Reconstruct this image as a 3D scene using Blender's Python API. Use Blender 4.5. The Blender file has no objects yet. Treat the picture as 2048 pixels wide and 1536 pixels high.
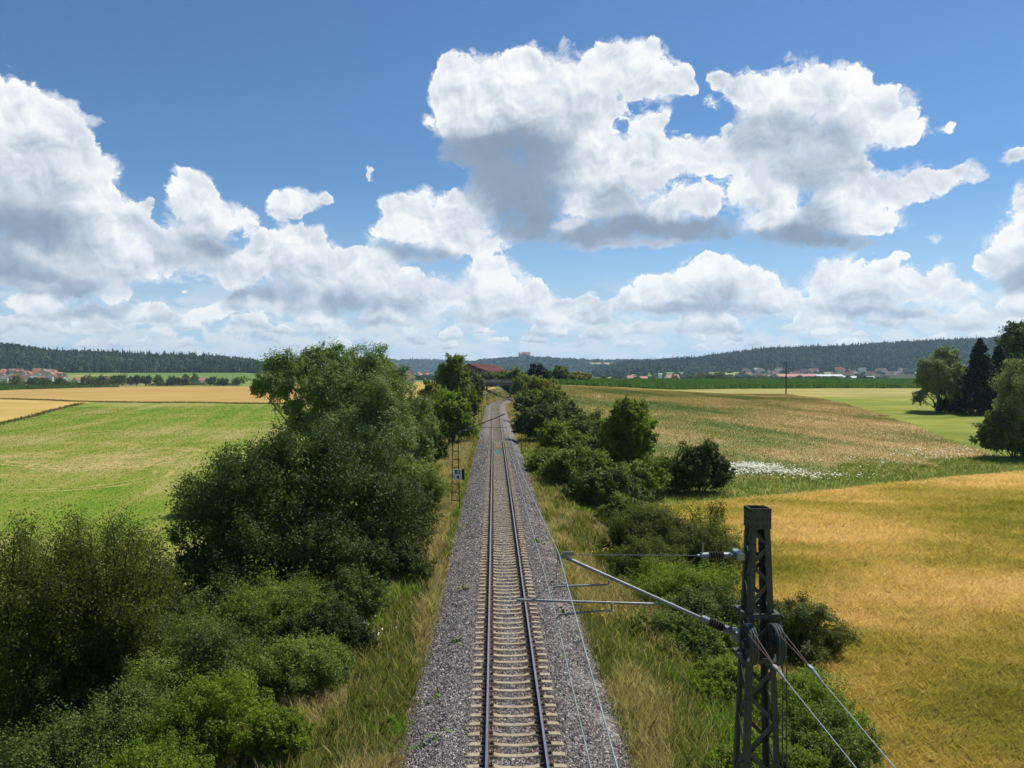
import bpy, math, random
import numpy as np
from mathutils import Matrix, Vector

SC = bpy.context.scene
COL = SC.collection
rng = np.random.default_rng(7)
random.seed(7)

# ------------------------------------------------------------------ camera
CAM_X, CAM_H, FPX = -0.575, 9.6, 1590.0      # metres, metres above rail top, focal length in 2048-wide pixels
PITCH, YAW = math.atan(23.0 / FPX), math.atan(37.0 / FPX)
cam_data = bpy.data.cameras.new('camera')
cam_data.sensor_width = 36.0
cam_data.lens = FPX / 2048 * 36.0
cam_data.clip_start, cam_data.clip_end = 0.1, 40000.0
cam = bpy.data.objects.new('camera', cam_data)
COL.objects.link(cam)
cam.location = (CAM_X, 0, CAM_H)
cam.rotation_euler = (math.pi / 2 - PITCH, 0, -YAW)
SC.camera = cam
_R = np.array(Matrix.Rotation(-YAW, 3, 'Z') @ Matrix.Rotation(math.pi / 2 - PITCH, 3, 'X'))

def ray(px, py):
    """direction through a pixel of the 2048x1536 photograph, scaled to dy = 1"""
    v = np.array([(px - 1024) / FPX, (768 - py) / FPX, -1.0])
    d = _R @ v
    return d / d[1]

def at(px, py, Y):
    d = ray(px, py)
    return np.array([CAM_X + d[0] * Y, Y, CAM_H + d[2] * Y])

def X_at(px, Y, py=800):
    return float(at(px, py, Y)[0])

# ------------------------------------------------------------------ exposure
SC.view_settings.view_transform = 'Standard'
SC.view_settings.look = 'None'
SC.view_settings.gamma = 1.0
SC.view_settings.exposure = 0.45
SC.render.engine = 'CYCLES'
SC.cycles.max_bounces = 6
SC.cycles.diffuse_bounces = 3
SC.cycles.glossy_bounces = 2
SC.cycles.transmission_bounces = 3
SC.cycles.volume_bounces = 1
SC.cycles.transparent_max_bounces = 8
SC.cycles.caustics_reflective = False
SC.cycles.caustics_refractive = False

# ------------------------------------------------------------------ sun
SUN_EL, SUN_AZ = math.radians(56), math.radians(48)     # azimuth clockwise from +Y (along the track)
sun_dir = Vector((math.sin(SUN_AZ) * math.cos(SUN_EL), math.cos(SUN_AZ) * math.cos(SUN_EL), math.sin(SUN_EL)))
sd = bpy.data.lights.new('sun', 'SUN')
sd.energy = 4.6
sd.angle = math.radians(0.5)
sd.color = (1.0, 0.955, 0.88)
sun = bpy.data.objects.new('sun', sd)
COL.objects.link(sun)
sun.rotation_euler = (-sun_dir).to_track_quat('-Z', 'Y').to_euler()

# ------------------------------------------------------------------ sky with cumulus clouds
# puffs of the cumulus field: pixel centre, radii, tone; turned into azimuth / elevation of the sky
PUFFS = [
 # high cloud on the left
 (30,215,85,60,.97),(100,232,62,50,.98),(0,300,110,90,.92),(90,310,80,80,.92),(155,285,46,36,.88),(140,352,70,50,.93),
 (60,385,120,62,.86),(212,340,32,30,.97),(200,390,55,60,.94),(20,440,110,60,.60),(105,455,80,42,.60),(180,440,66,42,.86),
 (240,440,58,45,.94),(130,500,110,32,.70),(10,515,80,36,.68),(240,490,90,45,.92),(310,490,70,40,.92),(365,502,60,22,.86),
 (80,506,80,18,.95),(40,545,110,25,.66),(200,532,140,32,.84),(320,522,110,28,.88),(150,575,110,22,.68),(60,562,80,16,.85),
 (190,243,39,18,.85,.19),
 (1360,140,16,14,.9,.17),(1125,85,14,16,.88,.15),(850,240,24,14,.9,.2),(1500,1,1,1,.9,.1),(960,205,10,10,.9),(375,576,12,9,.9,.2),(1800,508,24,12,.92,.25),(1870,470,30,14,.9,.15),(1225,225,26,16,.92,.25),(1560,620,30,14,.92,.3),
 # small ones beside it
 (380,378,46,32,.96),(375,412,45,40,.92),(430,430,60,32,.96),(490,440,30,26,.92),(410,465,60,34,.84),(412,492,52,18,.64),(289,408,18,15,.85,.19),
 (572,405,30,22,.95),(612,400,40,18,.95),(648,396,18,14,.9),(560,430,14,20,.85),(592,420,36,18,.9),(745,345,16.5,19.5,.85,.19),
 # left middle bank
 (600,490,65,34,.95),(560,502,60,40,.92),(640,482,25,24,.98),(500,530,60,34,.92),(620,540,110,44,.87),(720,520,50,24,.97),
 (680,545,80,40,.9),(765,560,76,40,.9),(840,582,70,32,.92),(458,555,40,20,.97),(505,597,62,26,.66),(580,592,70,36,.74),
 (700,610,120,28,.70),(805,612,90,24,.74),(875,600,46,28,.92),(546,602,18,26,.95),
 (840,396,28,22,.97),(800,412,34,24,.92),(850,452,80,46,.96),(912,430,50,44,.96),(790,465,46,28,.96),(905,480,80,32,.94),(840,510,86,22,.62),(955,488,50,20,.93),
 # the great cloud: left head
 (925,152,50,44,.97),(890,192,30,42,.96),(1040,130,46,40,.98),(980,152,50,40,.95),(1110,140,60,38,.96),(940,205,70,42,.9),
 (1010,192,70,55,.92),(1090,192,70,55,.94),(1180,160,50,48,.94),(1222,112,44,30,.95),(1290,105,35,30,.97),(1262,160,66,46,.92),
 (1328,170,42,32,.93),(1364,184,20,12,.9),(1180,212,60,36,.86),(935,245,66,26,.92),(1000,240,66,30,.87),(1095,250,70,36,.80),
 (945,285,76,42,.60),(1030,300,90,56,.56),(1110,312,66,46,.68),(1005,385,72,56,.56),(1075,385,66,56,.62),(1050,440,60,44,.58),(1030,465,44,20,.66),(968,405,34,46,.76),
 # the great cloud: middle
 (1195,282,56,42,.94),(1150,335,55,46,.87),(1222,325,60,48,.92),(1292,262,42,36,.94),(1325,238,16,20,.92),(1150,400,34,34,.96),
 (1230,395,70,46,.80),(1130,450,38,14,.86),(1350,312,80,38,.96),(1430,312,60,38,.94),(1300,345,66,46,.87),(1385,392,50,32,.98),
 (1342,425,52,28,.95),(1422,412,36,30,.93),(1280,455,105,30,.60),(1180,474,85,24,.62),(1405,462,95,28,.60),(1260,492,120,12,.72),
 # the great cloud: right
 (1500,275,50,56,.78),(1502,190,42,42,.93),(1580,172,62,42,.97),(1690,172,58,42,.98),(1640,205,80,50,.92),(1765,205,54,36,.96),
 (1745,252,76,36,.91),(1800,232,42,32,.94),(1805,270,44,20,.88),(1580,262,66,56,.76),(1650,285,76,46,.75),(1560,335,76,56,.79),
 (1640,345,86,56,.72),(1705,345,46,46,.87),(1500,385,56,40,.92),(1545,440,56,26,.96),(1575,400,46,34,.93),(1655,430,60,36,.72),
 (1600,472,100,24,.60),(1660,485,80,18,.62),(1700,402,60,40,.92),(1780,372,66,46,.94),(1725,442,84,24,.94),(1850,362,70,32,.95),
 (1920,346,52,20,.96),(1962,356,22,8,.9),(1435,160,26,20,.9),(1470,180,26,22,.9),(1416,206,24,21,.9,.19),(1445,255,18,22.5,.88,.19),(1888,255,21,15,.9,.19),
 # lower bank in the middle and right
 (1430,560,52,44,.96),(1370,572,60,32,.94),(1500,572,60,42,.94),(1298,592,62,36,.93),(1440,592,52,22,.76),(1555,602,50,22,.92),
 (1400,620,140,16,.72),(1600,615,28,13,.92),(985,550,48,38,.98),(940,582,48,32,.96),(1050,582,54,32,.96),(1000,602,100,36,.9),
 (960,634,90,14,.76),(1150,615,80,18,.92),(1690,545,62,36,.96),(1760,552,58,36,.94),(1640,572,38,32,.92),(1700,590,95,28,.9),
 (1830,572,58,32,.94),(1890,546,28,28,.96),(1900,582,58,26,.92),(1700,622,85,18,.70),(1810,626,70,12,.76),(1768,625,10,9,.95),
 (2045,420,46,42,.96),(2030,485,56,38,.93),(1990,532,42,26,.96),(2040,555,56,40,.74),(2030,322,32,20,.93),(2075,490,50,60,.8),
 (80,602,56,22,.96),(235,588,36,22,.94),(205,622,95,15,.72),(430,622,42,22,.96),(330,640,70,18,.92),(620,640,26,14,.95),(10,640,30,14,.95),
]

_r = random.Random(4)
for _row, (_y, _n, _s) in enumerate(((612, 9, 40), (640, 16, 32), (664, 24, 22), (684, 30, 13))):
    for _k in range(_n):          # rows of smaller cumulus towards the horizon: lit heads over a flat grey base
        _x = (_k + _r.uniform(-.4, .4)) * 2300 / _n - 80
        _w = _s * _r.uniform(.7, 1.5)
        _yy = _y + _r.uniform(-9, 9)
        PUFFS += [(_x, _yy + _w * .22, _w * 1.5, _w * .24, .80), (_x - _w * .5, _yy - _w * .05, _w * .6, _w * .38, .93), (_x + _w * .3, _yy - _w * .18, _w * .7, _w * .50, .97)]
        if _r.random() < .6:
            PUFFS.append((_x + _w * 1.0, _yy + _w * .05, _w * .5, _w * .28, .92))

def build_world():
    w = bpy.data.worlds.new('World')
    SC.world = w
    w.use_nodes = True
    nt = w.node_tree
    nt.nodes.clear()
    cur = [nt]
    class _L:
        def new(self, a, b):
            return cur[0].links.new(a, b)
    L = _L()
    def mk(t, **k):
        n = cur[0].nodes.new(t)
        for a, b in k.items():
            setattr(n, a, b)
        return n
    def math_(op, a, b=None, c=None, clamp=False):
        n = mk('ShaderNodeMath', operation=op, use_clamp=clamp)
        for i, v in enumerate((a, b, c)):
            if v is None:
                continue
            if isinstance(v, (int, float)):
                n.inputs[i].default_value = v
            else:
                L.new(v, n.inputs[i])
        return n.outputs[0]
    def vec(op, a, b=None, c=None):
        n = mk('ShaderNodeVectorMath', operation=op)
        for i, v in enumerate((a, b, c)):
            if v is None:
                continue
            if isinstance(v, tuple):
                n.inputs[i].default_value = v
            else:
                L.new(v, n.inputs[i])
        return n.outputs['Value'] if op in ('DOT_PRODUCT', 'LENGTH') else n.outputs[0]
    def ramp(v, a, b, c=0.0, d=1.0, smooth=True):
        n = mk('ShaderNodeMapRange', interpolation_type='SMOOTHSTEP' if smooth else 'LINEAR')
        L.new(v, n.inputs[0])
        for i, x in enumerate((a, b, c, d)):
            n.inputs[1 + i].default_value = x
        return n.outputs[0]
    def mixc(f, a, b):
        n = mk('ShaderNodeMix', data_type='RGBA')
        for i, v in ((0, f), (6, a), (7, b)):
            if isinstance(v, (int, float)):
                n.inputs[i].default_value = v
            elif isinstance(v, tuple):
                n.inputs[i].default_value = (*v, 1)
            else:
                L.new(v, n.inputs[i])
        return n.outputs[2]
    def noise(p, scale, detail, rough, dims='2D', lac=2.0):
        n = mk('ShaderNodeTexNoise', noise_dimensions=dims)
        L.new(p, n.inputs['Vector'])
        n.inputs['Scale'].default_value = scale
        n.inputs['Detail'].default_value = detail
        n.inputs['Roughness'].default_value = rough
        n.inputs['Lacunarity'].default_value = lac
        return n
    def voro(p, scale, detail, rough):
        n = mk('ShaderNodeTexVoronoi', voronoi_dimensions='2D', feature='F1')
        L.new(p, n.inputs['Vector'])
        n.inputs['Scale'].default_value = scale
        n.inputs['Detail'].default_value = detail
        n.inputs['Roughness'].default_value = rough
        n.normalize = True
        return n.outputs['Distance']
    def sky_coords():
        tc = mk('ShaderNodeTexCoord')
        sx = mk('ShaderNodeSeparateXYZ')
        L.new(tc.outputs['Generated'], sx.inputs[0])
        x, y, z = sx.outputs
        az = math_('ARCTAN2', x, math_('ABSOLUTE', y))
        el = math_('ARCSINE', z)
        cb = mk('ShaderNodeCombineXYZ')
        L.new(az, cb.inputs[0]); L.new(el, cb.inputs[1])
        sky = mk('ShaderNodeTexSky', sky_type='NISHITA', sun_disc=False)
        sky.sun_elevation, sky.sun_rotation = SUN_EL, SUN_AZ
        sky.altitude, sky.air_density, sky.dust_density, sky.ozone_density = 450, 1.0, 0.35, 1.6
        skyc = vec('MULTIPLY', sky.outputs[0], (SKY_K * 0.66, SKY_K * 0.98, SKY_K * 1.26))
        return az, el, cb.outputs[0], skyc
    # distant small cumulus along the horizon
    def low_sky(p0, el, skyc):
        pb = vec('MULTIPLY', p0, (1.0, 1.9, 0))
        nw = noise(pb, 30.0, 2, 0.5)
        pb = vec('ADD', pb, vec('MULTIPLY_ADD', nw.outputs['Color'], (.02, .02, 0), (-.01, -.01, 0)))
        def lb(q):
            return math_('MULTIPLY_ADD', voro(q, 34.0, 3, 0.5), -0.30, noise(q, 15.0, 7, 0.58).outputs['Fac'])
        n1 = lb(pb)
        n2 = lb(vec('ADD', pb, (0.003, 0.010, 0)))
        low = ramp(math_('ADD', n1, ramp(el, 0.15, 0.02, -0.16, 0.06, False)), 0.26, 0.46)
        lowl = math_('MULTIPLY_ADD', math_('SUBTRACT', n1, n2), 1.5, math_('MULTIPLY_ADD', low, 0.35, 0.35), clamp=True)
        lowc = mixc(lowl, (.52, .65, .80), (.98, .95, .92))
        horizon = mixc(ramp(el, -0.02, 0.24, 0.70, 0.0), skyc, (.60, .76, .93))
        return mixc(math_('MULTIPLY', low, ramp(el, 0.13, 0.05, 0.0, 0.62)), horizon, lowc)
    def background(c):
        bg = mk('ShaderNodeBackground')
        L.new(c, bg.inputs[0])
        bg.inputs[1].default_value = 1 / 1.366      # the clouds are given for exposure 0
        return bg.outputs[0]
    def mixs(f, a, b):
        m = mk('ShaderNodeMixShader')
        L.new(f, m.inputs[0]); L.new(a, m.inputs[1]); L.new(b, m.inputs[2])
        return m.outputs[0]
    EL = []
    for px, py, rx, ry, tone, *wt in PUFFS:
        d = ray(px, py)
        a0, e0 = math.atan2(d[0], 1), math.atan2(d[2], math.hypot(d[0], 1))
        ca = math.cos(a0)
        EL.append((a0, e0, rx / FPX * ca * ca * 1.02, ry / FPX * ca, tone, wt[0] if wt else 1.0))
    def clouds(lo, hi):
        g = bpy.data.node_groups.new('cloud_sector', 'ShaderNodeTree')
        g.interface.new_socket('Shader', in_out='OUTPUT', socket_type='NodeSocketShader')
        for nm, ty in (('az', 'NodeSocketFloat'), ('el', 'NodeSocketFloat'), ('p', 'NodeSocketVector'), ('sky', 'NodeSocketColor')):
            g.interface.new_socket(nm, in_out='INPUT', socket_type=ty)
        cur[0] = g
        gi = mk('NodeGroupInput')
        sh = cloud_nodes(lo, hi, *gi.outputs[:4])
        go = mk('NodeGroupOutput')
        L.new(sh, go.inputs[0])
        cur[0] = nt
        gn = mk('ShaderNodeGroup')
        gn.node_tree = g
        for i, v in enumerate((az, el, p0, skyc)):
            L.new(v, gn.inputs[i])
        return gn.outputs[0]
    def cloud_nodes(lo, hi, az, el, p0, skyc):
        # warp the coordinates so that the puffs billow
        nz = noise(p0, 8.0, 3, 0.55)
        p = vec('ADD', p0, vec('MULTIPLY_ADD', nz.outputs['Color'], (.034, .026, 0), (-.017, -.013, 0)))
        nz2 = noise(p0, 38.0, 4, 0.6)
        p = vec('ADD', p, vec('MULTIPLY_ADD', nz2.outputs['Color'], (.018, .015, 0), (-.009, -.0075, 0)))
        S = T = None
        for a0, e0, ra, re, tn, wt in EL:
            if a0 + 2.0 * ra + .03 < lo or a0 - 2.0 * ra - .03 > hi:
                continue
            q = vec('MULTIPLY_ADD', p, (1 / ra, 1 / re, 0), (-a0 / ra, -e0 / re, 0))
            wgt = math_('POWER', 0.08, vec('DOT_PRODUCT', q, q))
            if wt < 1:
                wgt = math_('MULTIPLY', wgt, wt)
            if S is None:
                S, T = wgt, math_('MULTIPLY', wgt, tn)
            else:
                S, T = math_('ADD', S, wgt), math_('MULTIPLY_ADD', wgt, tn, T)
        tone = math_('DIVIDE', T, math_('MAXIMUM', S, 1e-5))
        nzb = noise(p0, 20.0, 2, 0.5)
        pq = vec('ADD', p0, vec('MULTIPLY_ADD', nzb.outputs['Color'], (.030, .030, 0), (-.015, -.015, 0)))
        def bumps(pp, dv, dn):
            a = voro(pp, 26.0, dv, 0.58)
            b = noise(pp, 18.0, dn, 0.66).outputs['Fac']
            return math_('MULTIPLY_ADD', a, -0.72, b)
        def lumps(pp):
            return math_('MULTIPLY_ADD', voro(pp, 11.0, 2, 0.45), -0.75, noise(pp, 13.0, 3, 0.5).outputs['Fac'])
        be = bumps(pq, 4, 9)
        b1 = bumps(vec('ADD', pq, (0.0022, 0.006, 0)), 4, 7)
        big = math_('SUBTRACT', lumps(pq), lumps(vec('ADD', pq, (0.006, 0.018, 0))))
        rel = math_('SUBTRACT', be, 0.17)
        lnS = math_('MULTIPLY', math_('LOGARITHM', math_('MAXIMUM', S, 1e-4), 2.718), 0.40)
        fld = math_('MULTIPLY_ADD', rel, 2.7, lnS)
        # crisp sunlit heads, softer grey bases, thin torn fringes
        soft = ramp(tone, 0.92, 0.62, 0.26, 0.75)
        dens = mk('ShaderNodeMapRange', interpolation_type='SMOOTHSTEP')
        L.new(fld, dens.inputs[0])
        dens.inputs[1].default_value = CL_T
        L.new(math_('ADD', soft, CL_T), dens.inputs[2])
        dens = dens.outputs[0]
        fringe = noise(vec('MULTIPLY', pq, (1.0, 1.5, 0)), 30.0, 8, 0.68).outputs['Fac']
        fr = ramp(math_('MULTIPLY_ADD', fringe, 3.4, lnS), CL_T + 1.05, CL_T + 2.1, 0.0, 0.75)
        dens = math_('MAXIMUM', dens, fr)
        bump = math_('SUBTRACT', be, b1)
        amt = ramp(tone, 0.55, 0.95, 0.30, 1.0)
        lum = math_('ADD', math_('MULTIPLY_ADD', tone, 1.15, -0.19), math_('MULTIPLY', amt, math_('ADD', math_('MULTIPLY_ADD', bump, 0.42, math_('MULTIPLY', rel, 0.16)), math_('MULTIPLY', big, 0.55))))
        lum = math_('ADD', lum, ramp(fld, CL_T, 0.25, 0.07, -0.04))
        cr = mk('ShaderNodeValToRGB')
        e = cr.color_ramp.elements
        stops = [(0.30, (.20, .27, .37)), (0.52, (.29, .37, .48)), (0.70, (.52, .59, .69)), (0.85, (.76, .80, .86)), (0.97, (.96, .97, .98)), (1.1, (1.04, 1.03, 1.01))]
        while len(e) < len(stops):
            e.new(0.5)
        for s_, (pos, c) in zip(e, stops):
            s_.position = min(1, pos / 1.1); s_.color = (*c, 1)
        L.new(math_('DIVIDE', lum, 1.1), cr.inputs[0])
        return background(mixc(math_('MULTIPLY', dens, ramp(el, 0.0, 0.12, 0.74, 1.0)), low_sky(p0, el, skyc), cr.outputs[0]))
    az, el, p0, skyc = sky_coords()
    cuts = [-1.0, -0.40, -0.22, -0.05, 0.10, 0.26, 0.42, 1.0]
    sectors = [clouds(a, b) for a, b in zip(cuts, cuts[1:])]
    def tree(lst, cu):
        if len(lst) == 1:
            return lst[0]
        m = len(lst) // 2
        return mixs(math_('GREATER_THAN', az, cu[m]), tree(lst[:m], cu[:m + 1]), tree(lst[m:], cu[m:]))
    inside = tree(sectors, cuts)
    # plain sky above the clouds and below the skyline
    r_ = math_('MULTIPLY', math_('GREATER_THAN', el, -0.01), math_('LESS_THAN', el, 0.47))
    r_ = math_('MULTIPLY', r_, math_('LESS_THAN', math_('ABSOLUTE', az), 0.75))
    plain = background(mixc(ramp(el, -0.02, 0.24, 0.70, 0.0), skyc, (.60, .76, .93)))
    final = mixs(r_, plain, inside)
    out = mk('ShaderNodeOutputWorld')
    L.new(final, out.inputs[0])
CL_T = -0.63       # cloud threshold
SKY_K = 0.080      # strength of the Nishita sky
build_world()
SC.world.cycles.sampling_method = 'MANUAL'
SC.world.cycles.sample_map_resolution = 256

# ================================================================== helpers
def smooth(a, b, v):
    t = np.clip((np.asarray(v, float) - a) / (b - a), 0, 1)
    return t * t * (3 - 2 * t)

def _hash(ix, iy, s):
    n = (ix * 374761393 + iy * 668265263 + s * 1274126177) & 0x7fffffff
    n = ((n ^ (n >> 13)) * 1103515245 + 12345) & 0x7fffffff
    return ((n ^ (n >> 16)) & 0xffff) / 65535.0

def vnoise(x, y, s=0):
    x, y = np.asarray(x, float), np.asarray(y, float)
    ix, iy = np.floor(x).astype(np.int64), np.floor(y).astype(np.int64)
    fx, fy = x - ix, y - iy
    fx, fy = fx * fx * (3 - 2 * fx), fy * fy * (3 - 2 * fy)
    a, b = _hash(ix, iy, s), _hash(ix + 1, iy, s)
    c, d = _hash(ix, iy + 1, s), _hash(ix + 1, iy + 1, s)
    return a + (b - a) * fx + (c - a) * fy + (a - b - c + d) * fx * fy

def fbm(x, y, s=0, o=4):
    v, a, t = 0, 1, 0
    for k in range(o):
        v = v + a * vnoise(x * 2 ** k, y * 2 ** k, s + k); t += a; a *= .5
    return v / t

def raw_mesh(name, V, F, mat_idx=None, smooth_f=None):
    """mesh from numpy: V (n,3), F list of (m,k) int arrays (or one array)"""
    if not isinstance(F, (list, tuple)):
        F = [F]
    F = [np.asarray(f, np.int32) for f in F if len(f)]
    me = bpy.data.meshes.new(name)
    V = np.asarray(V, np.float32)
    me.vertices.add(len(V))
    me.vertices.foreach_set('co', V.ravel())
    loops = np.concatenate([f.ravel() for f in F])
    sizes = np.concatenate([np.full(len(f), f.shape[1], np.int32) for f in F])
    starts = np.concatenate([[0], np.cumsum(sizes)[:-1]]).astype(np.int32)
    me.loops.add(len(loops))
    me.loops.foreach_set('vertex_index', loops)
    me.polygons.add(len(sizes))
    me.polygons.foreach_set('loop_start', starts)
    if mat_idx is not None:
        me.polygons.foreach_set('material_index', np.asarray(mat_idx, np.int32))
    me.polygons.foreach_set('use_smooth', np.full(len(sizes), bool(smooth_f)))
    me.update(calc_edges=True)
    return me

def link(name, me, mats, parent=None, loc=None):
    if not isinstance(mats, (list, tuple)):
        mats = [mats]
    for m in mats:
        me.materials.append(m)
    o = bpy.data.objects.new(name, me)
    COL.objects.link(o)
    if parent is not None:
        o.parent = parent
    if loc is not None:
        o.location = loc
    return o

def tag(o, label=None, cat=None, group=None, kind=None):
    if label: o['label'] = label
    if cat: o['category'] = cat
    if group: o['group'] = group
    if kind: o['kind'] = kind
    return o

def thing(name, label, cat, loc=(0, 0, 0), rz=0.0, group=None):
    o = bpy.data.objects.new(name, None)
    o.empty_display_size = 0.2
    COL.objects.link(o)
    o.location = loc
    o.rotation_euler = (0, 0, rz)
    return tag(o, label, cat, group)

def copy_tree(o, parent=None):
    c = o.copy()
    COL.objects.link(c)
    if parent is not None:
        c.parent = parent
    for ch in list(o.children):
        copy_tree(ch, c)
    return c

class MB:
    """collects boxes, bars, tubes into one mesh"""
    def __init__(s):
        s.V, s.F, s.n = [], {}, 0
        s.M = {}
    def add(s, V, F, m=0):
        V = np.asarray(V, float)
        s.V.append(V)
        for f in F:
            s.F.setdefault(len(f), []).append([i + s.n for i in f])
            s.M.setdefault(len(f), []).append(m)
        s.n += len(V)
        return s
    def box(s, c, size, rz=0.0, m=0, taper=1.0):
        x, y, z = np.array(size) / 2
        P = np.array([(-x, -y, -z), (x, -y, -z), (x, y, -z), (-x, y, -z), (-x * taper, -y * taper, z), (x * taper, -y * taper, z), (x * taper, y * taper, z), (-x * taper, y * taper, z)])
        if rz:
            ca, sa = math.cos(rz), math.sin(rz)
            P = np.c_[P[:, 0] * ca - P[:, 1] * sa, P[:, 0] * sa + P[:, 1] * ca, P[:, 2]]
        return s.add(P + np.array(c), [(3, 2, 1, 0), (4, 5, 6, 7), (0, 1, 5, 4), (1, 2, 6, 5), (2, 3, 7, 6), (3, 0, 4, 7)], m)
    def bar(s, a, b, w, h=None, up=(0, 0, 1), m=0):
        """rectangular bar from a to b"""
        a, b = np.array(a, float), np.array(b, float)
        h = w if h is None else h
        d = b - a
        d /= np.linalg.norm(d)
        u = np.cross(d, np.array(up, float))
        if np.linalg.norm(u) < 1e-4:
            u = np.cross(d, np.array((0, 1.0, 0)))
        u /= np.linalg.norm(u)
        v = np.cross(u, d)
        P = [p + u * sx * w / 2 + v * sy * h / 2 for p in (a, b) for sx, sy in ((-1, -1), (1, -1), (1, 1), (-1, 1))]
        return s.add(P, [(0, 1, 2, 3), (7, 6, 5, 4), (0, 4, 5, 1), (1, 5, 6, 2), (2, 6, 7, 3), (3, 7, 4, 0)], m)
    def tube(s, pts, r, n=8, m=0, cap=True):
        pts = np.asarray(pts, float)
        r = np.full(len(pts), r, float) if np.isscalar(r) else np.asarray(r, float)
        T = np.gradient(pts, axis=0)
        T /= np.maximum(np.linalg.norm(T, axis=1, keepdims=True), 1e-9)
        up = np.array((0, 0, 1.0)) if abs(T[0][2]) < .9 else np.array((1.0, 0, 0))
        V = []
        u = np.cross(T[0], up)
        for k, (p, t) in enumerate(zip(pts, T)):
            u = u - t * np.dot(u, t)
            u /= max(np.linalg.norm(u), 1e-9)
            w = np.cross(t, u)
            for j in range(n):
                a = 2 * math.pi * j / n
                V.append(p + (u * math.cos(a) + w * math.sin(a)) * r[k])
        F = []
        for k in range(len(pts) - 1):
            for j in range(n):
                j2 = (j + 1) % n
                F.append((k * n + j, k * n + j2, (k + 1) * n + j2, (k + 1) * n + j))
        if cap:
            F.append(tuple(range(n - 1, -1, -1)))
            F.append(tuple((len(pts) - 1) * n + j for j in range(n)))
        return s.add(V, F, m)
    def lathe(s, a, b, prof, n=12, m=0):
        """surface of revolution along a->b, prof = [(t, r)]"""
        a, b = np.array(a, float), np.array(b, float)
        # straight tube with varying radius
        return s.tube([a + (b - a) * t for t, _ in prof], [r for _, r in prof], n, m)
    def mesh(s, name, smooth_f=False):
        ks = sorted(s.F)
        return raw_mesh(name, np.concatenate(s.V), [np.array(s.F[k]) for k in ks], np.concatenate([s.M[k] for k in ks]), smooth_f)
    def build(s, name, mats, parent=None, smooth_f=False, loc=None):
        return link(name, s.mesh(name, smooth_f), mats, parent, loc)

# ------------------------------------------------------------------ materials
class Mat:
    def __init__(s, name, rough=0.8, spec=0.3, metal=0.0):
        s.m = bpy.data.materials.new(name)
        s.m.use_nodes = True
        s.nt = s.m.node_tree
        s.b = s.nt.nodes['Principled BSDF']
        s.out = s.nt.nodes['Material Output']
        s.b.inputs['Roughness'].default_value = rough
        s.b.inputs['Specular IOR Level'].default_value = spec
        s.b.inputs['Metallic'].default_value = metal
    def n(s, t, ins=None, **k):
        nd = s.nt.nodes.new(t)
        for a, b in k.items():
            setattr(nd, a, b)
        for i, v in (ins or {}).items():
            s.set(nd.inputs[i], v)
        return nd
    def set(s, sock, v):
        if hasattr(v, 'is_linked') or isinstance(v, bpy.types.NodeSocket):
            s.nt.links.new(v, sock)
        elif isinstance(v, tuple) and len(v) == 3 and sock.type == 'RGBA':
            sock.default_value = (*v, 1)
        else:
            sock.default_value = v
    def pos(s):
        return s.n('ShaderNodeNewGeometry').outputs['Position']
    def obj(s):
        return s.n('ShaderNodeTexCoord').outputs['Object']
    def scaled(s, p, sc, rot=0.0):
        # turn first, then stretch: features run along the direction rot
        return s.n('ShaderNodeMapping', {0: p, 2: (0, 0, rot), 3: tuple(1 / c for c in sc)}, vector_type='TEXTURE').outputs[0]
    def noise(s, p, scale, detail=4, rough=0.55, dims='3D'):
        return s.n('ShaderNodeTexNoise', {'Vector': p, 'Scale': scale, 'Detail': detail, 'Roughness': rough}, noise_dimensions=dims).outputs['Fac']
    def voro(s, p, scale, out='Distance', **k):
        return s.n('ShaderNodeTexVoronoi', {'Vector': p, 'Scale': scale}, **k).outputs[out]
    def island(s):
        return s.n('ShaderNodeNewGeometry').outputs['Random Per Island']
    def math(s, op, a, b=0.0, c=0.0, clamp=False):
        return s.n('ShaderNodeMath', {0: a, 1: b, 2: c}, operation=op, use_clamp=clamp).outputs[0]
    def rng(s, v, a, b, c=0.0, d=1.0):
        return s.n('ShaderNodeMapRange', {0: v, 1: a, 2: b, 3: c, 4: d}).outputs[0]
    def mix(s, f, a, b, blend='MIX'):
        return s.n('ShaderNodeMix', {0: f, 6: a, 7: b}, data_type='RGBA', blend_type=blend).outputs[2]
    def ramp(s, v, stops):
        nd = s.n('ShaderNodeValToRGB', {0: v})
        e = nd.color_ramp.elements
        while len(e) < len(stops):
            e.new(0.5)
        for q, (p, c) in zip(e, stops):
            q.position = p; q.color = (*c, 1)
        return nd.outputs[0]
    def color(s, c):
        s.set(s.b.inputs['Base Color'], c)
        return s
    def bump(s, h, strength=0.5, dist=0.05):
        nd = s.n('ShaderNodeBump', {'Height': h, 'Strength': strength, 'Distance': dist})
        s.nt.links.new(nd.outputs[0], s.b.inputs['Normal'])
        return s
    def translucent(s, f, c):
        t = s.n('ShaderNodeBsdfTranslucent', {0: c})
        mx = s.n('ShaderNodeMixShader', {0: f})
        s.nt.links.new(s.b.outputs[0], mx.inputs[1])
        s.nt.links.new(t.outputs[0], mx.inputs[2])
        s.nt.links.new(mx.outputs[0], s.out.inputs[0])
        return s

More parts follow.
